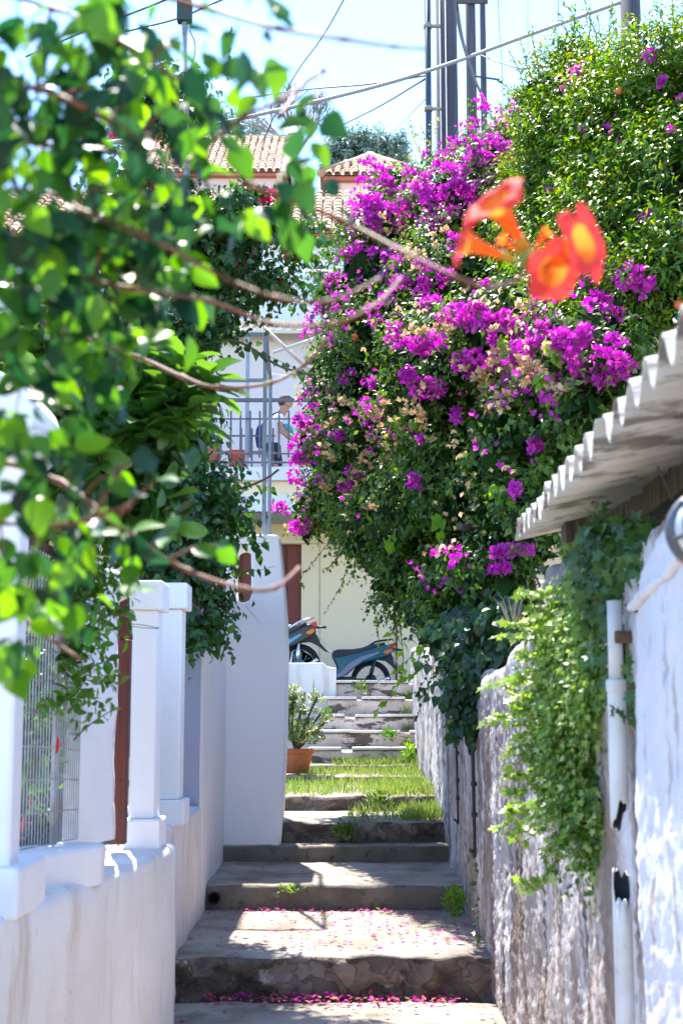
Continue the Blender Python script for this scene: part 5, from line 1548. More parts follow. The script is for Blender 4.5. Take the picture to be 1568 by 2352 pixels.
# ================================================================== HIBISCUS
hb = thing('hibiscus_bush', 'bright green hibiscus with red flowers growing through the mesh fence', 'shrub', (-1.3, 5.1, 0))
mb = MB()
for pts in ([(-1.3, 5.1, 0), (-1.2, 5.05, .8), (-1.05, 5.0, 1.5), (-.92, 4.9, 1.95)], [(-1.3, 5.1, .2), (-1.15, 4.95, .9), (-1.0, 4.85, 1.3)], [(-1.3, 5.15, .2), (-1.35, 5.0, 1.0), (-1.25, 4.9, 1.7)]):
    mb.tube(path(pts, 6), .009, 6)
mb.build('stem', BARK, hb)
els = [E(190, 1360, 4.85, 75, 75, .2), E(150, 1300, 4.9, 60, 60, .2), E(215, 1420, 4.8, 55, 55, .15), E(120, 1420, 4.95, 60, 80, .15), E(160, 1520, 4.9, 50, 60, .12), E(190, 1570, 4.82, 50, 35, .12), E(90, 1640, 5.1, 70, 90, .15), E(60, 1780, 5.1, 60, 80, .15), E(140, 1600, 4.85, 35, 40, .12), E(100, 1330, 5.05, 60, 60, .15)]
Ps, Os = shell(els, 230, thick=.8, cull=.3, back=.6)
D = unit(Os * .4 + rvec(len(Ps)) * .5 + np.array((.45, 0, .3)))
Pl, Al, Nl, Ll, Wl = sprigs(Ps, D, 7, .11, .7, .05, .025)
leafmesh('foliage', Pl, Al, Nl, Ll, Wl, T_OVAL, L_HIB, hb)
twigs('twig_sprays', Ps, D, .11, .002, TWIG, hb)
trailing('trailing_leaves', [S(4.75, (165, 1560), (195, 1540), (230, 1525), (258, 1512)), S(4.75, (170, 1700), (200, 1670), (235, 1645), (262, 1630)), S(4.75, (150, 1480), (200, 1445), (250, 1415), (300, 1400)), S(4.78, (140, 1500), (190, 1470), (240, 1445))], .05, .02, L_HIB, T_OVAL, hb, TWIG, step=.02, r=.003, hangv=.1)
HRED = M('hibiscus_red', (.72, .012, .010), .5, .3, transl=((.95, .03, .02), .4))
for (u, v, Y, s_) in ((153, 1412, 4.72, 1.0), (128, 1710, 4.74, .75), (48, 1890, 4.9, .8), (66, 1840, 4.95, .6), (40, 1925, 4.9, .6)):
    c = at(u, v, Y)
    f = thing('hibiscus_flower', None, None); f.parent = hb; f.location = c - hb.location
    PP, AA, NN = [], [], []
    for q in range(5):
        a = q * 2 * math.pi / 5 + .5
        d = Vector((.45, math.cos(a) * .7, math.sin(a)))
        PP.append(c + d * .004); AA.append(d + Vector((-.25, 0, -.25))); NN.append(Vector((1, -.3 * math.cos(a), -.3 * math.sin(a))))
    leafmesh('petals', np.array(PP), np.array(AA), np.array(NN), .042 * s_, .038 * s_, T_FORE, HRED, f)
    mb = MB(); mb.tube([c, c + Vector((.025, -.004, .0)) * s_, c + Vector((.05, -.006, .002)) * s_], [.0022, .0018, .003], 6); mb.build('stamen', M('stamen_pink', (.7, .2, .12), .6), f)

# ================================================================== BOUGAINVILLEA
bv_ = thing('bougainvillea', 'huge magenta flowering bougainvillea with tan dry bracts spilling over the right wall', 'shrub', (1.6, 10.5, .3))
mb = MB()
for pts in ([(1.6, 10.5, .2), (1.5, 10.4, 1.6), (1.1, 10.5, 2.8), (.5, 11.0, 3.6), (.1, 11.4, 4.2)], [(1.6, 10.5, .3), (1.8, 10.2, 2), (1.7, 9.8, 3.5), (1.3, 10, 5)], [(1.6, 10.4, .4), (1.4, 9.4, 1.8), (1.0, 8.8, 2.4), (.7, 8.4, 2.5)], [(1.7, 10.4, .6), (2.0, 9, 2.2), (1.9, 8.0, 3.4)]):
    mb.tube(path(pts, 6), [.05 * (1 - .03 * i) for i in range(6 * (len(pts) - 1) + 1)], 8)
mb.build('trunk', BARK, bv_)
bels = [E(850, 1010, 11.6, 120, 170, .9), E(790, 1150, 12.0, 78, 100, .6), E(770, 900, 12.0, 55, 110, .6), E(890, 800, 11.6, 150, 140, .9), E(840, 680, 12.0, 105, 110, .7), E(880, 560, 12.2, 100, 100, .7), E(925, 470, 12.6, 85, 70, .6),
        E(1030, 900, 10.2, 190, 200, 1.0), E(1050, 680, 10.8, 160, 160, .9), E(1040, 500, 11.6, 120, 110, .8), E(1130, 420, 11.6, 90, 90, .7), E(1160, 800, 9.2, 170, 150, .9), E(1090, 1120, 9.8, 170, 180, 1.0), E(965, 1190, 10.4, 130, 130, .9),
        E(870, 1230, 11.2, 90, 90, .6), E(950, 1330, 10.6, 80, 90, .6), E(1080, 1360, 9.2, 110, 100, .7), E(1200, 1040, 8.7, 120, 160, .8), E(1180, 1200, 8.3, 80, 110, .6), E(1130, 1300, 8.5, 80, 80, .6), E(1300, 860, 8.3, 130, 120, .8), E(1400, 850, 7.8, 90, 60, .6),
        E(1330, 960, 7.9, 80, 80, .5), E(1190, 330, 11.6, 60, 70, .5), E(1010, 1410, 9.6, 60, 70, .4), E(735, 1010, 12.2, 34, 60, .4), E(720, 1180, 12.2, 34, 50, .3)]
Ps, Os = shell(bels, 8200, thick=.40, cull=.55, back=.35, lump=.26)
keep_ = wob(Ps, 5.5, 2.7) > -.30
Ps, Os = Ps[keep_], Os[keep_]
D = unit(Os * .55 + rvec(len(Ps)) * .55 + np.array((-.05, -.1, .15)))
Pl, Al, Nl, Ll, Wl = sprigs(Ps, D, 7, .19, .7, .060, .036, droop=.2)
leafmesh('foliage', Pl, unit(Al + np.array((0, 0, -.25))), Nl, Ll, Wl, T_LEAF, L_BOUG, bv_)
twigs('twig_sprays', Ps[::2], D[::2], .16, .003, TWIG, bv_, .2)
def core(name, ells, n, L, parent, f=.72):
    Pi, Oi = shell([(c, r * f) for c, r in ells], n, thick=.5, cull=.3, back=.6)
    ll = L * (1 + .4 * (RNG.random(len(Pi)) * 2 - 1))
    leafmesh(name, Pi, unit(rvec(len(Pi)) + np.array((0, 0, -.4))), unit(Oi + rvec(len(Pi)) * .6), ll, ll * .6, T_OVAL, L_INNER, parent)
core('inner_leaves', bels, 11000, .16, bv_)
def front_Y(ells, u, v, lift=.05):
    """distance at which the sight line first enters the union of ellipsoids"""
    o = np.array((0, 0, CZ)); d = np.array(at(u, v, 1.0)) - o
    best = None
    for c, r in ells:
        p = (o - c) / r; q = d / r
        a_, b_, c_ = q @ q, 2 * p @ q, p @ p - 1
        ds = b_ * b_ - 4 * a_ * c_
        if ds > 0:
            t = (-b_ - math.sqrt(ds)) / (2 * a_)
            if best is None or t < best: best = t
    return (best - lift) if best else None
mag = [(890, 440, 55), (958, 478, 60), (1020, 490, 42), (850, 490, 42), (870, 412, 40), (1062, 420, 50), (1122, 372, 55), (1185, 330, 50), (1230, 285, 46), (1180, 282, 36), (970, 662, 62), (1000, 705, 42), (925, 680, 46), (920, 768, 55), (872, 570, 38), (1100, 690, 34),
       (1140, 775, 50), (1195, 795, 50), (1080, 828, 48), (1000, 850, 44), (930, 880, 38), (1300, 810, 52), (1362, 860, 46), (1340, 772, 38), (720, 905, 20), (700, 975, 24), (690, 1060, 24), (684, 1020, 18), (680, 1100, 15), (652, 1162, 22), (810, 1085, 20), (800, 1120, 14), (860, 1020, 22),
       (730, 990, 16), (845, 950, 22), (720, 705, 22), (712, 752, 22), (750, 720, 22), (760, 770, 20), (1222, 1020, 12), (1155, 1300, 20), (1190, 1262, 18), (1180, 1122, 9), (1240, 705, 22), (1090, 740, 26), (1010, 625, 26), (830, 560, 22), (800, 860, 16), (1040, 960, 14), (1260, 880, 26), (1400, 800, 26), (1430, 850, 26), (1000, 360, 26), (1060, 350, 32), (1090, 300, 18),
       (1110, 240, 14), (960, 800, 28), (1160, 860, 26), (840, 460, 30), (815, 480, 24), (1160, 735, 24), (900, 610, 22), (850, 880, 16), (1010, 780, 22), (760, 640, 12), (790, 580, 14), (700, 1210, 12), (680, 1210, 10), (1040, 560, 24), (1150, 560, 20), (1210, 480, 34), (1170, 460, 30), (1145, 1270, 10), (970, 1010, 14), (950, 1110, 10), (780, 1000, 14), (1100, 340, 40), (1160, 300, 44), (1210, 270, 44), (1230, 330, 36), (1150, 370, 36), (1060, 380, 40), (1000, 400, 36), (930, 420, 40), (1180, 240, 20), (1220, 770, 36), (1280, 780, 30)]
mag = [(c[0] + RNG.normal(0, c[2] * .62), c[1] + RNG.normal(0, c[2] * .55), max(8, c[2] * RNG.uniform(.26, .5))) for c in mag for _ in range(5)]
ov = []
for c in mag:
    Y = front_Y(bels, c[0], c[1])
    ov.append((*c, Y if Y else 11.9))
blossoms('blossoms', ov, 72, .042, B_MAG, bv_, spread=1.2)
# scattered single blossoms and dry bracts over the outer surface
Pf, Of = shell(bels, 2600, thick=.05, cull=.95, back=.2, lump=.05)
pick = (RNG.random(len(Pf)) < .8) & (Of[:, 2] < .75)
Pd = Pf[pick] + Of[pick] * .14
du, dv = 784 + F * Pd[:, 0] / Pd[:, 1], 1640 - F * (Pd[:, 2] - CZ) / Pd[:, 1]
clus = (wob(Pd, 2.4, 4.0) > .2) & (Pd[:, 2] < 4.3)
Pd = Pd[clus]
n = len(Pd)
A_ = unit(np.array((0, -.2, -1.)) + rvec(n) * .45)
ll = .042 * (1 + .3 * (RNG.random(n) * 2 - 1))
leafmesh('dry_blossoms', Pd, A_, rvec(n), ll, ll * .8, T_BRACT, B_TAN, bv_)
tan0 = [(1190, 830, 40), (1160, 860, 36), (1130, 850, 30), (1215, 850, 24), (1100, 868, 20), (820, 1150, 34), (745, 1060, 30), (780, 1100, 24), (900, 1000, 36), (850, 1050, 30), (960, 590, 24), (1020, 740, 22), (940, 940, 28), (880, 960, 26), (970, 760, 22), (1220, 700, 22), (1120, 900, 24), (810, 940, 22), (1290, 910, 22), (900, 520, 24), (990, 530, 22), (760, 940, 18)]
tan = [(c[0] + RNG.normal(0, c[2] * .9), c[1] + RNG.normal(0, c[2] * .8), 7) for c in tan0 for _ in range(int(c[2] * .30))]
ov = [(*c, (front_Y(bels, c[0], c[1]) or 11.9) - .12) for c in tan]
blossoms('dry_blossoms', ov, 1, .046, B_TAN, bv_, spread=1.3)
pick = (RNG.random(len(Pf)) < .26) & (Of[:, 2] > -.5)
Pm = np.repeat(Pf[pick] + Of[pick] * .10, 4, 0)
Pm = Pm + RNG.normal(0, .045, Pm.shape)
Pm = Pm[wob(Pm, 2.6, 9.0) > .10]
n = len(Pm)
ll = .040 * (1 + .3 * (RNG.random(n) * 2 - 1))
leafmesh('scattered_blossoms', Pm, unit(rvec(n) + np.array((0, -.5, .5))), rvec(n), ll, ll * .95, T_BRACT, B_MAG, bv_)
# long blossoming sprays on the outline
trailing('spray_leaves', [S(12.0, (700, 1080), (690, 1110), (668, 1150), (645, 1180)), S(11.9, (760, 1240), (720, 1290), (690, 1330), (702, 1350)), S(11.9, (830, 1240), (800, 1300), (780, 1350), (745, 1412)), S(11.8, (800, 1230), (770, 1290), (735, 1310)),
                           S(11.5, (860, 1290), (858, 1370), (866, 1440), (872, 1500)), S(11.8, (1110, 420), (1100, 330), (1095, 270), (1075, 225)), S(11.8, (1120, 400), (1130, 320), (1122, 250)), S(11.9, (740, 830), (715, 790), (700, 760)), S(12, (750, 720), (722, 690), (705, 640)),
                           S(12.4, (960, 440), (965, 380), (985, 330), (992, 280)), S(12.4, (990, 400), (985, 340), (950, 300), (940, 268)), S(10, (1000, 1430), (985, 1500), (975, 1560), (952, 1602)), S(10, (1060, 1480), (1020, 1540), (985, 1580), (952, 1590)), S(9.6, (1100, 1450), (1060, 1500), (1010, 1540), (975, 1590), (955, 1660))],
         .05, .028, L_BOUG, T_LEAF, bv_, TWIG, step=.022, hangv=-.2)
# ================================================================== POMEGRANATE TREE
pm = thing('pomegranate_tree', 'tall bushy pomegranate tree with small bright leaves and orange fruit at upper right', 'tree', (2.6, 9.6, .2))
mb = MB()
for pts in ([(2.6, 9.6, .1), (2.5, 9.5, 2), (2.3, 9.6, 3.8), (2.0, 9.8, 5.2), (1.75, 9.9, 6.2)], [(2.6, 9.6, .6), (2.9, 9.2, 2.6), (2.7, 9.0, 4.5), (2.4, 8.9, 6)], [(2.55, 9.55, 1.4), (2.0, 9.3, 3.0), (1.7, 9.4, 4.2)]):
    mb.tube(path(pts, 6), [.06 * (1 - .035 * i) for i in range(6 * (len(pts) - 1) + 1)], 8)
mb.build('trunk', BARK, pm)
pels = [E(1290, 420, 10, 120, 150, .9), E(1240, 560, 10.2, 110, 130, .8), E(1420, 380, 9.2, 150, 200, 1.0), E(1340, 270, 9.8, 90, 80, .7), E(1300, 170, 9.8, 40, 50, .35), E(1385, 210, 9.5, 60, 70, .5), E(1510, 250, 8.8, 110, 150, .8), E(1500, 500, 8.4, 120, 180, .9), E(1380, 600, 8.8, 140, 150, .9),
        E(1250, 700, 9.4, 110, 100, .7), E(1420, 740, 8.2, 110, 80, .7), E(1560, 620, 7.8, 90, 130, .7), E(1545, 140, 8.8, 40, 60, .35), E(1230, 215, 10, 30, 30, .3), E(1245, 290, 10, 46, 50, .4), E(1180, 480, 10.8, 60, 80, .5), E(1620, 350, 8.4, 120, 260, .9)]
Ps, Os = shell(pels, 7600, thick=.42, cull=.55, back=.35, lump=.26, seed=5)
keep_ = wob(Ps, 4.6, 1.7) > -.22
Ps, Os = Ps[keep_], Os[keep_]
D = unit(Os * .6 + rvec(len(Ps)) * .5 + np.array((0, 0, .3)))
Pl, Al, Nl, Ll, Wl = sprigs(Ps, D, 8, .22, .62, .064, .026)
yv = ((Pl[:, 2] - 4.6) * .5 + wob(Pl, 2.2, 3) * 1.1 + RNG.normal(0, .35, len(Pl))) > 1.35
leafmesh('foliage', Pl, Al, Nl, Ll, Wl, T_LEAF, [L_POM, L_POMY], pm, midx=yv.astype(int))
twigs('twig_sprays', Ps[::2], D[::2], .19, .003, TWIG, pm)
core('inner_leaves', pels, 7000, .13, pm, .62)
# upright shoots against the sky
tops = []
for (u0, v0, u1, v1) in ((1205, 210, 1165, 110), (1230, 200, 1192, 80), (1250, 190, 1215, 120), (1290, 120, 1285, 30), (1310, 110, 1320, 10), (1350, 100, 1345, 20), (1240, 230, 1180, 200), (1215, 260, 1150, 190), (1270, 150, 1240, 110), (1420, 100, 1400, 20), (1390, 110, 1370, 30), (1530, 80, 1500, 5), (1550, 60, 1548, -20), (1480, 120, 1475, 60), (1210, 330, 1130, 270), (1320, 60, 1290, 10), (1400, 60, 1410, -10), (1450, 130, 1440, 70), (1505, 130, 1490, 60), (1235, 150, 1222, 60), (1365, 70, 1340, -10)):
    Y = 9.6 + .3 * RNG.normal()
    a, b = at(u0, v0, Y), at(u1, v1, Y - .1)
    tops.append([a - (b - a) * .35, a, a.lerp(b, .5) + Vector((RNG.normal(0, .02), 0, RNG.normal(0, .02))), b])
trailing('shoot_leaves', tops, .05, .019, L_POM, T_LEAF, pm, TWIG, step=.013, r=.004, jit=.8, hangv=.25)
ytops = [[at(u, v, 12.4) for u, v in q] for q in ([(985, 420), (975, 370), (955, 330), (935, 280)], [(1000, 400), (1000, 350), (1000, 300), (1002, 250)], [(980, 430), (960, 390), (940, 370), (925, 350)], [(1010, 420), (1000, 380), (985, 330), (965, 290)])]
trailing('young_shoot_leaves', ytops, .055, .022, L_POMY, T_LEAF, pm, TWIG, step=.016, r=.004, jit=.8, hangv=.2)
pov = [(u, v, r, (front_Y(pels, u, v, .08) or 10)) for u, v, r in ((1330, 178, 30), (1345, 160, 20), (1310, 200, 18), (1490, 130, 14), (1520, 190, 12), (1420, 340, 12), (1260, 440, 14), (1390, 300, 10), (1380, 640, 44), (1440, 600, 26), (1455, 640, 40), (1475, 660, 24), (1370, 690, 26), (1350, 620, 24), (1240, 700, 18), (1480, 500, 12), (1330, 300, 10), (1280, 240, 12), (1560, 230, 10), (1410, 720, 18), (1540, 300, 8))]
blossoms('blossoms', pov, 44, .044, B_MAG, bv_, spread=1.1)
FRU = M('pomegranate_skin', (.60, .16, .04), .45, .4, var=((.45, .08, .03), 20, .7))
for (u, v, r) in ((1298, 420, 9), (815, 775, 9), (790, 1145, 8), (1160, 625, 8), (1558, 700, 13), (1420, 210, 9)):
    Y = front_Y(pels, u, v, .1) or front_Y(bels, u, v, .1) or 10
    c = at(u, v, Y); q = r / sc(Y)
    mb = MB(); mb.lathe([(q * math.cos(a), q * math.sin(a)) for a in np.linspace(-1.56, 1.4, 10)] + [(q * .22, q * 1.1), (q * .34, q * 1.4)], c, 14); mb.build('fruit', FRU, pm)

# ================================================================== dark large-leaved vine below the bougainvillea
dv_ = thing('dark_vine', 'dark large leaved vine hanging over the wall top below the bougainvillea', 'vine', (1.1, 8.3, 1.6))
els = [E(1090, 1480, 8.1, 50, 60, .25), E(1060, 1560, 8.1, 32, 60, .2), E(1125, 1500, 7.9, 40, 45, .25), E(1075, 1640, 8.0, 22, 40, .12), E(1050, 1440, 8.4, 50, 50, .25), E(1150, 1420, 7.9, 50, 50, .3)]
Ps, Os = shell(els, 480, thick=.7, cull=.3)
D = unit(Os * .5 + rvec(len(Ps)) * .4 + np.array((-.1, -.2, -.5)))
Pl, Al, Nl, Ll, Wl = sprigs(Ps, D, 4, .11, .6, .075, .062, droop=.4)
leafmesh('foliage', Pl, unit(Al + np.array((0, 0, -.7))), Nl + np.array((0, -.8, 0)), Ll, Wl, T_HEART, L_DARK, dv_)
trailing('trailing_leaves', [S(8.6, (1060, 1600), (1020, 1600), (980, 1600), (940, 1588)), S(8.2, (1060, 1620), (1075, 1660), (1080, 1690)), S(8.4, (1040, 1520), (1000, 1530), (960, 1520)), S(8.3, (1050, 1560), (1030, 1620), (1035, 1650))], .06, .05, L_DARK, T_HEART, dv_, TWIG, step=.05)
# fresh hanging creeper shoots in front of the mopeds
fv = thing('fresh_creeper', 'fresh lime green creeper shoots dangling in front of the teal moped', 'creeper', (.9, 11.2, 2))
trailing('foliage', [S(10.8, (905, 1230), (912, 1320), (915, 1400), (925, 1500), (920, 1560), (890, 1610), (850, 1640)), S(10.8, (900, 1300), (880, 1380), (905, 1430), (890, 1480)), S(10.4, (1010, 1400), (980, 1450), (950, 1500), (905, 1545)), S(10.6, (985, 1400), (930, 1440), (905, 1410)),
                     S(10.4, (1010, 1330), (985, 1370), (970, 1410)), S(10.6, (930, 1240), (905, 1270), (915, 1250)), S(10.3, (990, 1450), (965, 1500), (955, 1540), (930, 1560))], .075, .042, L_LIME, T_LEAF, fv, TWIG, step=.030, r=.004, hangv=-.2, jit=.7)
# light heart leaves here and there on the hedge
PP = []
for (u, v) in ((1270, 800), (920, 975), (935, 965), (1010, 1200), (1255, 860), (900, 1245), (1160, 790), (1150, 1130)):
    Y = (front_Y(bels, u, v, .08) or 11)
    for q in range(5): PP.append(np.array(at(u + RNG.normal(0, 12), v + RNG.normal(0, 10), Y)))
PP = np.array(PP); n = len(PP)
leafmesh('large_leaves', PP, unit(rvec(n) * .6 + np.array((0, 0, -.8))), unit(rvec(n) * .4 + np.array((0, -.7, .6))), .09, .075, T_HEART, L_LIME, fv)

# ================================================================== IVY
iv = thing('variegated_ivy', 'pale variegated ivy cascading down the right wall under the roof', 'ivy', (.85, 4.6, 1.9))
els = [E(1345, 1440, 4.5, 66, 100, .12), E(1325, 1540, 4.5, 66, 90, .12), E(1315, 1640, 4.5, 60, 80, .11), E(1325, 1740, 4.5, 52, 90, .10), E(1335, 1840, 4.4, 36, 80, .08), E(1338, 1930, 4.4, 20, 50, .05), E(1385, 1350, 4.3, 48, 80, .12), E(1370, 1560, 4.3, 36, 100, .09)]
els = [(c + np.array((.03, 0, 0)), r_ * np.array((.78, 1, 1))) for c, r_ in els]
Ps, Os = shell(els, 1250, thick=.6, cull=.4, back=.4)
D = unit(Os * .35 + rvec(len(Ps)) * .35 + np.array((-.45, -.1, -.35)))
Pl, Al, Nl, Ll, Wl = sprigs(Ps, D, 9, .15, .7, .028, .026, droop=.2)
leafmesh('foliage', Pl, unit(Al + np.array((-.15, 0, -.35))), unit(Nl + np.array((-.6, -.15, .7))), Ll, Wl, T_IVY, [L_IVYV, L_IVYD], iv, midx=(RNG.random(len(Pl)) < np.clip((1.42 - Pl[:, 2]) * .9, .05, .6)).astype(int))
iv_sh = [S(4.5, (1330, 1330), (1280, 1350), (1235, 1366), (1190, 1363)), S(4.6, (1300, 1480), (1250, 1500), (1205, 1520)), S(4.6, (1280, 1540), (1220, 1570), (1165, 1580)), S(4.5, (1270, 1620), (1200, 1650), (1150, 1658), (1110, 1660)), S(4.5, (1260, 1700), (1200, 1710), (1140, 1725)), S(4.5, (1280, 1740), (1220, 1760), (1165, 1780)),
         S(4.5, (1250, 1700), (1240, 1780), (1200, 1850), (1160, 1885), (1130, 1895)), S(4.45, (1290, 1780), (1265, 1850), (1225, 1910), (1172, 1948)), S(4.4, (1300, 1850), (1280, 1930), (1262, 1990), (1240, 2030), (1195, 2052)), S(4.4, (1340, 1900), (1350, 1960), (1370, 1985)), S(4.6, (1260, 1420), (1225, 1440), (1195, 1445)), S(4.6, (1260, 1460), (1225, 1475), (1200, 1500)),
         S(4.5, (1250, 1590), (1200, 1610), (1175, 1612)), S(4.45, (1360, 1270), (1330, 1260), (1290, 1255)), S(4.5, (1250, 1560), (1190, 1610), (1160, 1616)), S(4.4, (1350, 1880), (1330, 1950), (1320, 1985))]
iv2 = [[p + Vector(RNG.normal(0, .02, 3)) for p in q] for q in iv_sh for _ in (0, 1)]
for q in range(46):
    v0 = 1380 + 11 * q + RNG.normal(0, 10); u0 = 1310 + RNG.normal(0, 14); ln_ = RNG.uniform(50, 125); dr = RNG.uniform(-10, 45)
    iv2.append(S(4.5 + RNG.normal(0, .04), (u0, v0 - 20), (u0 - ln_ * .5, v0 - 6 + dr * .2), (u0 - ln_, v0 + dr * .6), (u0 - ln_ * 1.35, v0 + dr)))
trailing('trailing_leaves', iv2, .030, .027, L_IVYV, T_IVY, iv, TWIG, step=.006, r=.002, hangv=-.1, jit=.6)
di = thing('dark_ivy', 'dark green ivy around the downpipe top below the roof', 'ivy', (.85, 4.0, 1.95))
els = [E(1400, 1230, 4.1, 50, 60, .12), E(1450, 1235, 3.95, 50, 50, .12), E(1390, 1330, 4.15, 45, 70, .09), E(1430, 1350, 4.0, 26, 60, .07), E(1430, 1470, 3.95, 26, 60, .07), E(1446, 1560, 3.9, 14, 60, .05), E(1480, 1245, 3.75, 40, 30, .10)]
Ps, Os = shell(els, 250, thick=.7, cull=.3, back=.4)
D = unit(Os * .5 + rvec(len(Ps)) * .5 + np.array((-.1, -.1, -.35)))
Pl, Al, Nl, Ll, Wl = sprigs(Ps, D, 5, .09, .7, .045, .045, droop=.3)
leafmesh('foliage', Pl, unit(Al + np.array((0, 0, -.4))), unit(Nl + np.array((-.1, -.6, .2))), Ll, Wl, T_IVY, L_IVYD, di)
trailing('trailing_leaves', [S(3.62, (1440, 1480), (1446, 1560), (1450, 1640)), S(3.6, (1432, 1390), (1470, 1400), (1500, 1425)), S(3.7, (1400, 1620), (1425, 1640), (1452, 1655))], .035, .033, L_IVYD, T_IVY, di, TWIG, step=.022, r=.0025)
# ivy climbing the lower corner of the right wall, small plants on steps
wv = thing('wall_creeper', 'thin creeper climbing the wall corner beside the lower steps', 'creeper', (.72, 7.6, .2))
trailing('foliage', [S(7.55, (1108, 2260), (1100, 2150), (1094, 2040), (1090, 1975)), S(7.56, (1096, 2180), (1088, 2100), (1084, 2010))], .03, .026, L_IVYD, T_IVY, wv, TWIG, step=.02, r=.002)

def weed(name, label, u, v, Y, rx, rz, n, L, mat, tmpl=T_OVAL, W=.5, upw=.7):
    c = at(u, v, Y); t = thing(name, label, 'weed', c)
    d = rvec(n) * (RNG.random(n) ** .5)[:, None]
    P_ = np.array(c) + d * np.array((rx / sc(Y), .06, rz / sc(Y)))
    A_ = unit(d + rvec(n) * .4 + np.array((0, -.1, upw))); N_ = unit(rvec(n) * .5 + np.array((0, -.4, .7)))
    ll = L * (1 + .4 * (RNG.random(n) * 2 - 1))
    leafmesh('leaves', P_, A_, N_, ll, ll * W, tmpl, mat, t)
    mb = MB()
    for i in range(0, n, 4): mb.tube([Vector(c) - Vector((0, 0, rz / sc(Y))), Vector(P_[i])], .0015, 4, cap=False)
    mb.build('sprays', STK, t)
weed('weed', 'bright lime weed in the corner right of the second step', 1042, 2070, 8.7, 24, 36, 90, .035, L_LIME)
weed('weed', 'small leafy weed growing from the riser above the second tread left', 668, 2042, 8.95, 34, 10, 40, .022, L_LIME)
weed('weed', 'dark weed clump on the face of the rubble riser under the grass', 796, 1908, 10.43, 34, 22, 120, .03, L_BOUG)
weed('weed', 'leafy weed on the riser between the two grassy treads', 870, 1838, 11.55, 34, 18, 90, .035, L_BOUG, upw=1)
weed('weed', 'small weed with white flowers in the corner of the top step', 828, 1580, 16.15, 22, 16, 90, .03, L_BOUG)
weed('weed', 'round weed sprouting from the crack of a middle plaster riser', 894, 1688, 15.27, 14, 12, 60, .045, L_HIB)
weed('weed', 'small green weed at the wall end of the topmost plaster riser', 937, 1603, 16.17, 10, 12, 50, .035, L_BOUG)
weed('weed', 'yellow green weed at the foot of the wall beside the plaster steps', 940, 1730, 14.95, 14, 30, 70, .05, L_LIME)
weed('dry_grass_tuft', 'dry straw tuft on the sloping top of the right wall', 1180, 1420, 6.6, 22, 26, 40, .10, M('straw', (.30, .25, .17), .8), T_BLADE, .04, 1.2)

# ================================================================== GRASS on the middle steps
PP = []
def tread_grass(i, x0, x1, n, edge_bias=0):
    y0, z1 = STEPS[i][0], STEPS[i][2]; y1 = STEPS[i + 1][0]
    x = x0 + (x1 - x0) * RNG.random(n); y = y0 + .02 + (y1 - y0 - .02) * RNG.random(n)
    ok = (wob(np.stack([x, y, x * 0], 1), 3.5, i) > -.35 - .5 * ((x > .45) | (y > y1 - .18)))
    PP.append(np.stack([x, y, np.full(n, z1 - .004)], 1)[ok])
tread_grass(3, .05, .76, 700); tread_grass(4, -.5, .76, 3000); tread_grass(5, -.45, .78, 1700); tread_grass(6, -.1, .78, 900); tread_grass(4, .3, .76, 1500); tread_grass(3, .45, .76, 900)
for i in range(7, 11):
    y0, z1 = STEPS[i][0], STEPS[i][2]
    n = 60
    PP.append(np.stack([.66 + .1 * RNG.random(n), y0 - .06 + .1 * RNG.random(n), np.full(n, STEPS[i][1])], 1))
Pg = np.concatenate(PP); n = len(Pg)
hh = .085 * (.4 + RNG.random(n) ** 1.5 * 1.3) * (1 + .5 * np.clip((Pg[:, 0] - .4) * 2, 0, 1))
A_ = unit(np.array((0, 0, 1.)) + RNG.normal(0, .38, (n, 3)))
g = leafmesh('grass', Pg, A_, rvec(n), hh, .007, T_BLADE, L_GRASS)
tag(g, kind='stuff')

# ================================================================== FALLEN PETALS
PP = []
def petals(y0, y1, z, n, bias, x0=-.8, x1=.72, zf=None):
    x = x0 + (x1 - x0) * RNG.random(n); t = RNG.random(n) ** bias
    y = y1 - (y1 - y0) * t
    PP.append(np.stack([x, y, np.full(n, z) if zf is None else zf], 1))
s0, s1, s2, s3 = [s[0] for s in STEPS[:4]]
petals(4.8, s0 - .03, .012, 220, 1.2); petals(s0 - .28, s0 - .03, .016, 260, 1.8, -.6, .6); petals(s0 - .22, s0 - .03, .02, 90, 1.5, -.65, .1)
petals(s0 + .03, s1 - .03, STEPS[0][2] + .010, 150, 1.3); petals(s1 - .30, s1 - .03, STEPS[0][2] + .014, 120, 1.8); petals(s0 + .1, s1 - .03, STEPS[0][2] + .010, 210, 1, -.4, .7)
petals(s1 + .03, s2 - .03, STEPS[1][2] + .010, 9, 1.2, -.6, .6)
Pp = np.concatenate(PP); n = len(Pp)
A_ = unit(np.concatenate([RNG.normal(size=(n, 2)), RNG.normal(0, .25, (n, 1))], 1)); N_ = unit(np.array((0, 0, 1.)) + rvec(n) * .45)
ll = .029 * (1 + .5 * (RNG.random(n) * 2 - 1))
fp = leafmesh('fallen_petals', Pp, A_, N_, ll, ll * .8, T_PETAL, PETAL); tag(fp, kind='stuff')

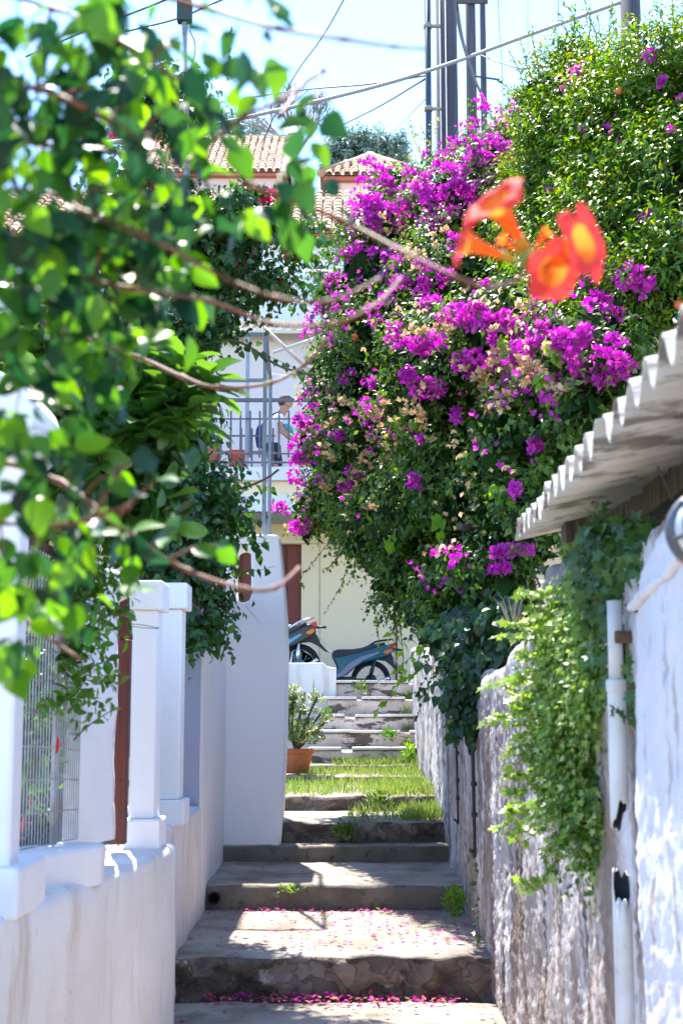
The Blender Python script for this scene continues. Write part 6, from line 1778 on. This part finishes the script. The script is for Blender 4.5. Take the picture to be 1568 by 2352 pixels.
# ================================================================== POTTED SUCCULENT at the stairs
t, pc, pzt = flowerpot('flower_pot', 'old terracotta pot on the step beside the tall white block', 678, 1719, 1776, 14.0, 40, 29, TERRA, .05)
su = thing('succulent_plant', 'bushy yellow green succulent growing in the terracotta pot on the steps', 'plant', (pc.x, pc.y, pzt - .03))
mb = MB()
for (u, v) in ((690, 1640), (712, 1650), (728, 1600), (700, 1590), (672, 1620), (735, 1640), (745, 1660), (660, 1600)):
    e = at(u, v, 14.0 + RNG.normal(0, .06)); mb.tube(path([(pc.x, pc.y, pzt - .03), ((pc.x + e.x) / 2 - .02, pc.y, (pzt + e.z) / 2 - .04), e], 5), .012, 6)
mb.build('stem', BARK, su)
els = [E(680, 1650, 14.0, 40, 60, .25), E(700, 1690, 13.9, 40, 32, .22), E(675, 1600, 14.0, 30, 25, .18), E(725, 1612, 14.1, 18, 20, .12), E(738, 1650, 14.1, 16, 24, .12), E(655, 1620, 14, 30, 40, .2)]
Ps, Os = shell(els, 240, thick=.6, cull=.4)
PP, AA, NN = [], [], []
for p, o in zip(Ps, Os):
    ax = unit(o * .5 + np.array((0, 0, .8)))
    for q in range(9):
        a = q * 2.4; s_ = np.cross(ax, (1, .2, 0)); s2_ = np.cross(ax, s_)
        d = ax * (.25 + .08 * q) + s_ * math.cos(a) + s2_ * math.sin(a)
        PP.append(p + ax * .004 * q); AA.append(d); NN.append(ax)
PP = np.array(PP); ll = .042 * (1 + .3 * (RNG.random(len(PP)) * 2 - 1))
leafmesh('foliage', PP, np.array(AA), np.array(NN), ll, ll * .42, T_OVAL, L_SUC, su)
mb = MB(); mb.tube([at(720, 1612, 14.1), at(720, 1560, 14.1)], .006, 5); mb.build('flower_spike', STK, su)
weed('weed', 'dark leafy weed under the pot plant by the white retaining wall', 752, 1632 + 10, 14.95, 12, 16, 60, .035, L_BOUG)

# ================================================================== FAR TREES
def far_tree(name, label, els, n, L, W, mat, trunk, base):
    t = thing(name, label, 'tree', base)
    mb = MB()
    for pts, r in trunk: mb.tube(path(pts, 5), [r * (1 - .7 * i / (5 * (len(pts) - 1))) for i in range(5 * (len(pts) - 1) + 1)], 7)
    mb.build('trunk', BARK, t)
    Ps, Os = shell(els, n, thick=.7, cull=.3, back=.8, lump=.3)
    D = unit(Os * .7 + rvec(len(Ps)) * .6 + np.array((0, 0, .35)))
    Pl, Al, Nl, Ll, Wl = sprigs(Ps, D, 7, .6, .6, L, W)
    leafmesh('crown', Pl, Al, Nl, Ll, Wl, T_LEAF, mat, t)
Yt = 58
b = Vector((at(840, 400, Yt).x, Yt, terr(0, Yt)))
far_tree('olive_tree', 'blue green olive tree on the skyline behind the hipped roof', [E(800, 372, Yt, 52, 32, 2), E(870, 376, Yt, 44, 26, 2), E(840, 358, Yt, 40, 22, 2), E(908, 362, Yt, 22, 20, 1.5), E(775, 352, Yt, 18, 16, 1)], 900, .42, .13, L_OLIVE_HAZE, [([b, b + Vector((0, 0, 4)), Vector(at(840, 380, Yt))], .25)], b)
b2 = Vector((at(450, 400, 62).x, 62, terr(0, 62)))
far_tree('olive_tree', 'blue green tree on the skyline at far left behind vine leaves', [E(470, 290, 62, 70, 40, 2), E(380, 300, 62, 60, 40, 2), E(560, 320, 62, 50, 26, 2), E(300, 300, 62, 60, 50, 2)], 700, .42, .13, L_OLIVE_HAZE, [([b2, b2 + Vector((0, 0, 5)), Vector(at(450, 320, 62))], .25)], b2)
# bare tree: recursive branching
bt = thing('bare_tree', 'bare grey branched tree on the skyline above the tiled roofs', 'tree', (at(672, 400, 54).x, 54, terr(0, 54)))
mb = MB()
def branch(p, d, L, r, lev):
    e = p + d * L
    mid = p.lerp(e, .5) + Vector(RNG.normal(0, .06 * L, 3))
    mb.tube([p, mid, e], [r, r * .8, r * .62], 5, cap=False)
    if lev == 0: return
    for k in range(3 if lev > 1 else 4):
        nd = (d + Vector(RNG.normal(0, .42, 3)) + Vector((0, 0, .10))).normalized()
        branch(e.lerp(mid, RNG.random() * .5), nd, L * (.60 + .2 * RNG.random()), r * .58, lev - 1)
p0 = Vector(bt.location); top = at(672, 335, 54)
mb.tube([p0, p0.lerp(top, .5) + Vector((.2, 0, 0)), top], [.3, .22, .16], 7)
for d in ((-.5, 0, .8), (.1, .2, 1), (.55, -.1, .7), (-.15, -.3, .9)): branch(top - Vector((0, 0, .5)), Vector(d).normalized(), 1.15, .10, 4)
mb.build('branches', M('bare_bark', (.20, .17, .17), .9), bt, fixn=False)
# garden hedge masses behind the left walls so the side view is not empty
gh = thing('garden_hedge', 'dark green garden hedge seen through the wire mesh', 'hedge', (-2.4, 6.2, 0))
els = [(np.array((-1.62, 6.6, 1.0)), np.array((.52, .6, 1.15))), (np.array((-1.30, 6.3, 1.0)), np.array((.22, .3, 1.1))), (np.array((-2.2, 5.2, .7)), np.array((.6, .8, .8))), (np.array((-2.2, 7.6, 1.1)), np.array((.8, .9, 1.2)))]
Ps, Os = shell(els, 2600, thick=.5, cull=.4, back=1)
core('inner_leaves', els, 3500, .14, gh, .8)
D = unit(Os + rvec(len(Ps)) * .6)
Pl, Al, Nl, Ll, Wl = sprigs(Ps, D, 6, .2, .7, .06, .03)
leafmesh('foliage', Pl, Al, Nl, Ll, Wl, T_LEAF, L_CREEP, gh)
twigs('twig_sprays', Ps, D, .2, .003, TWIG, gh)
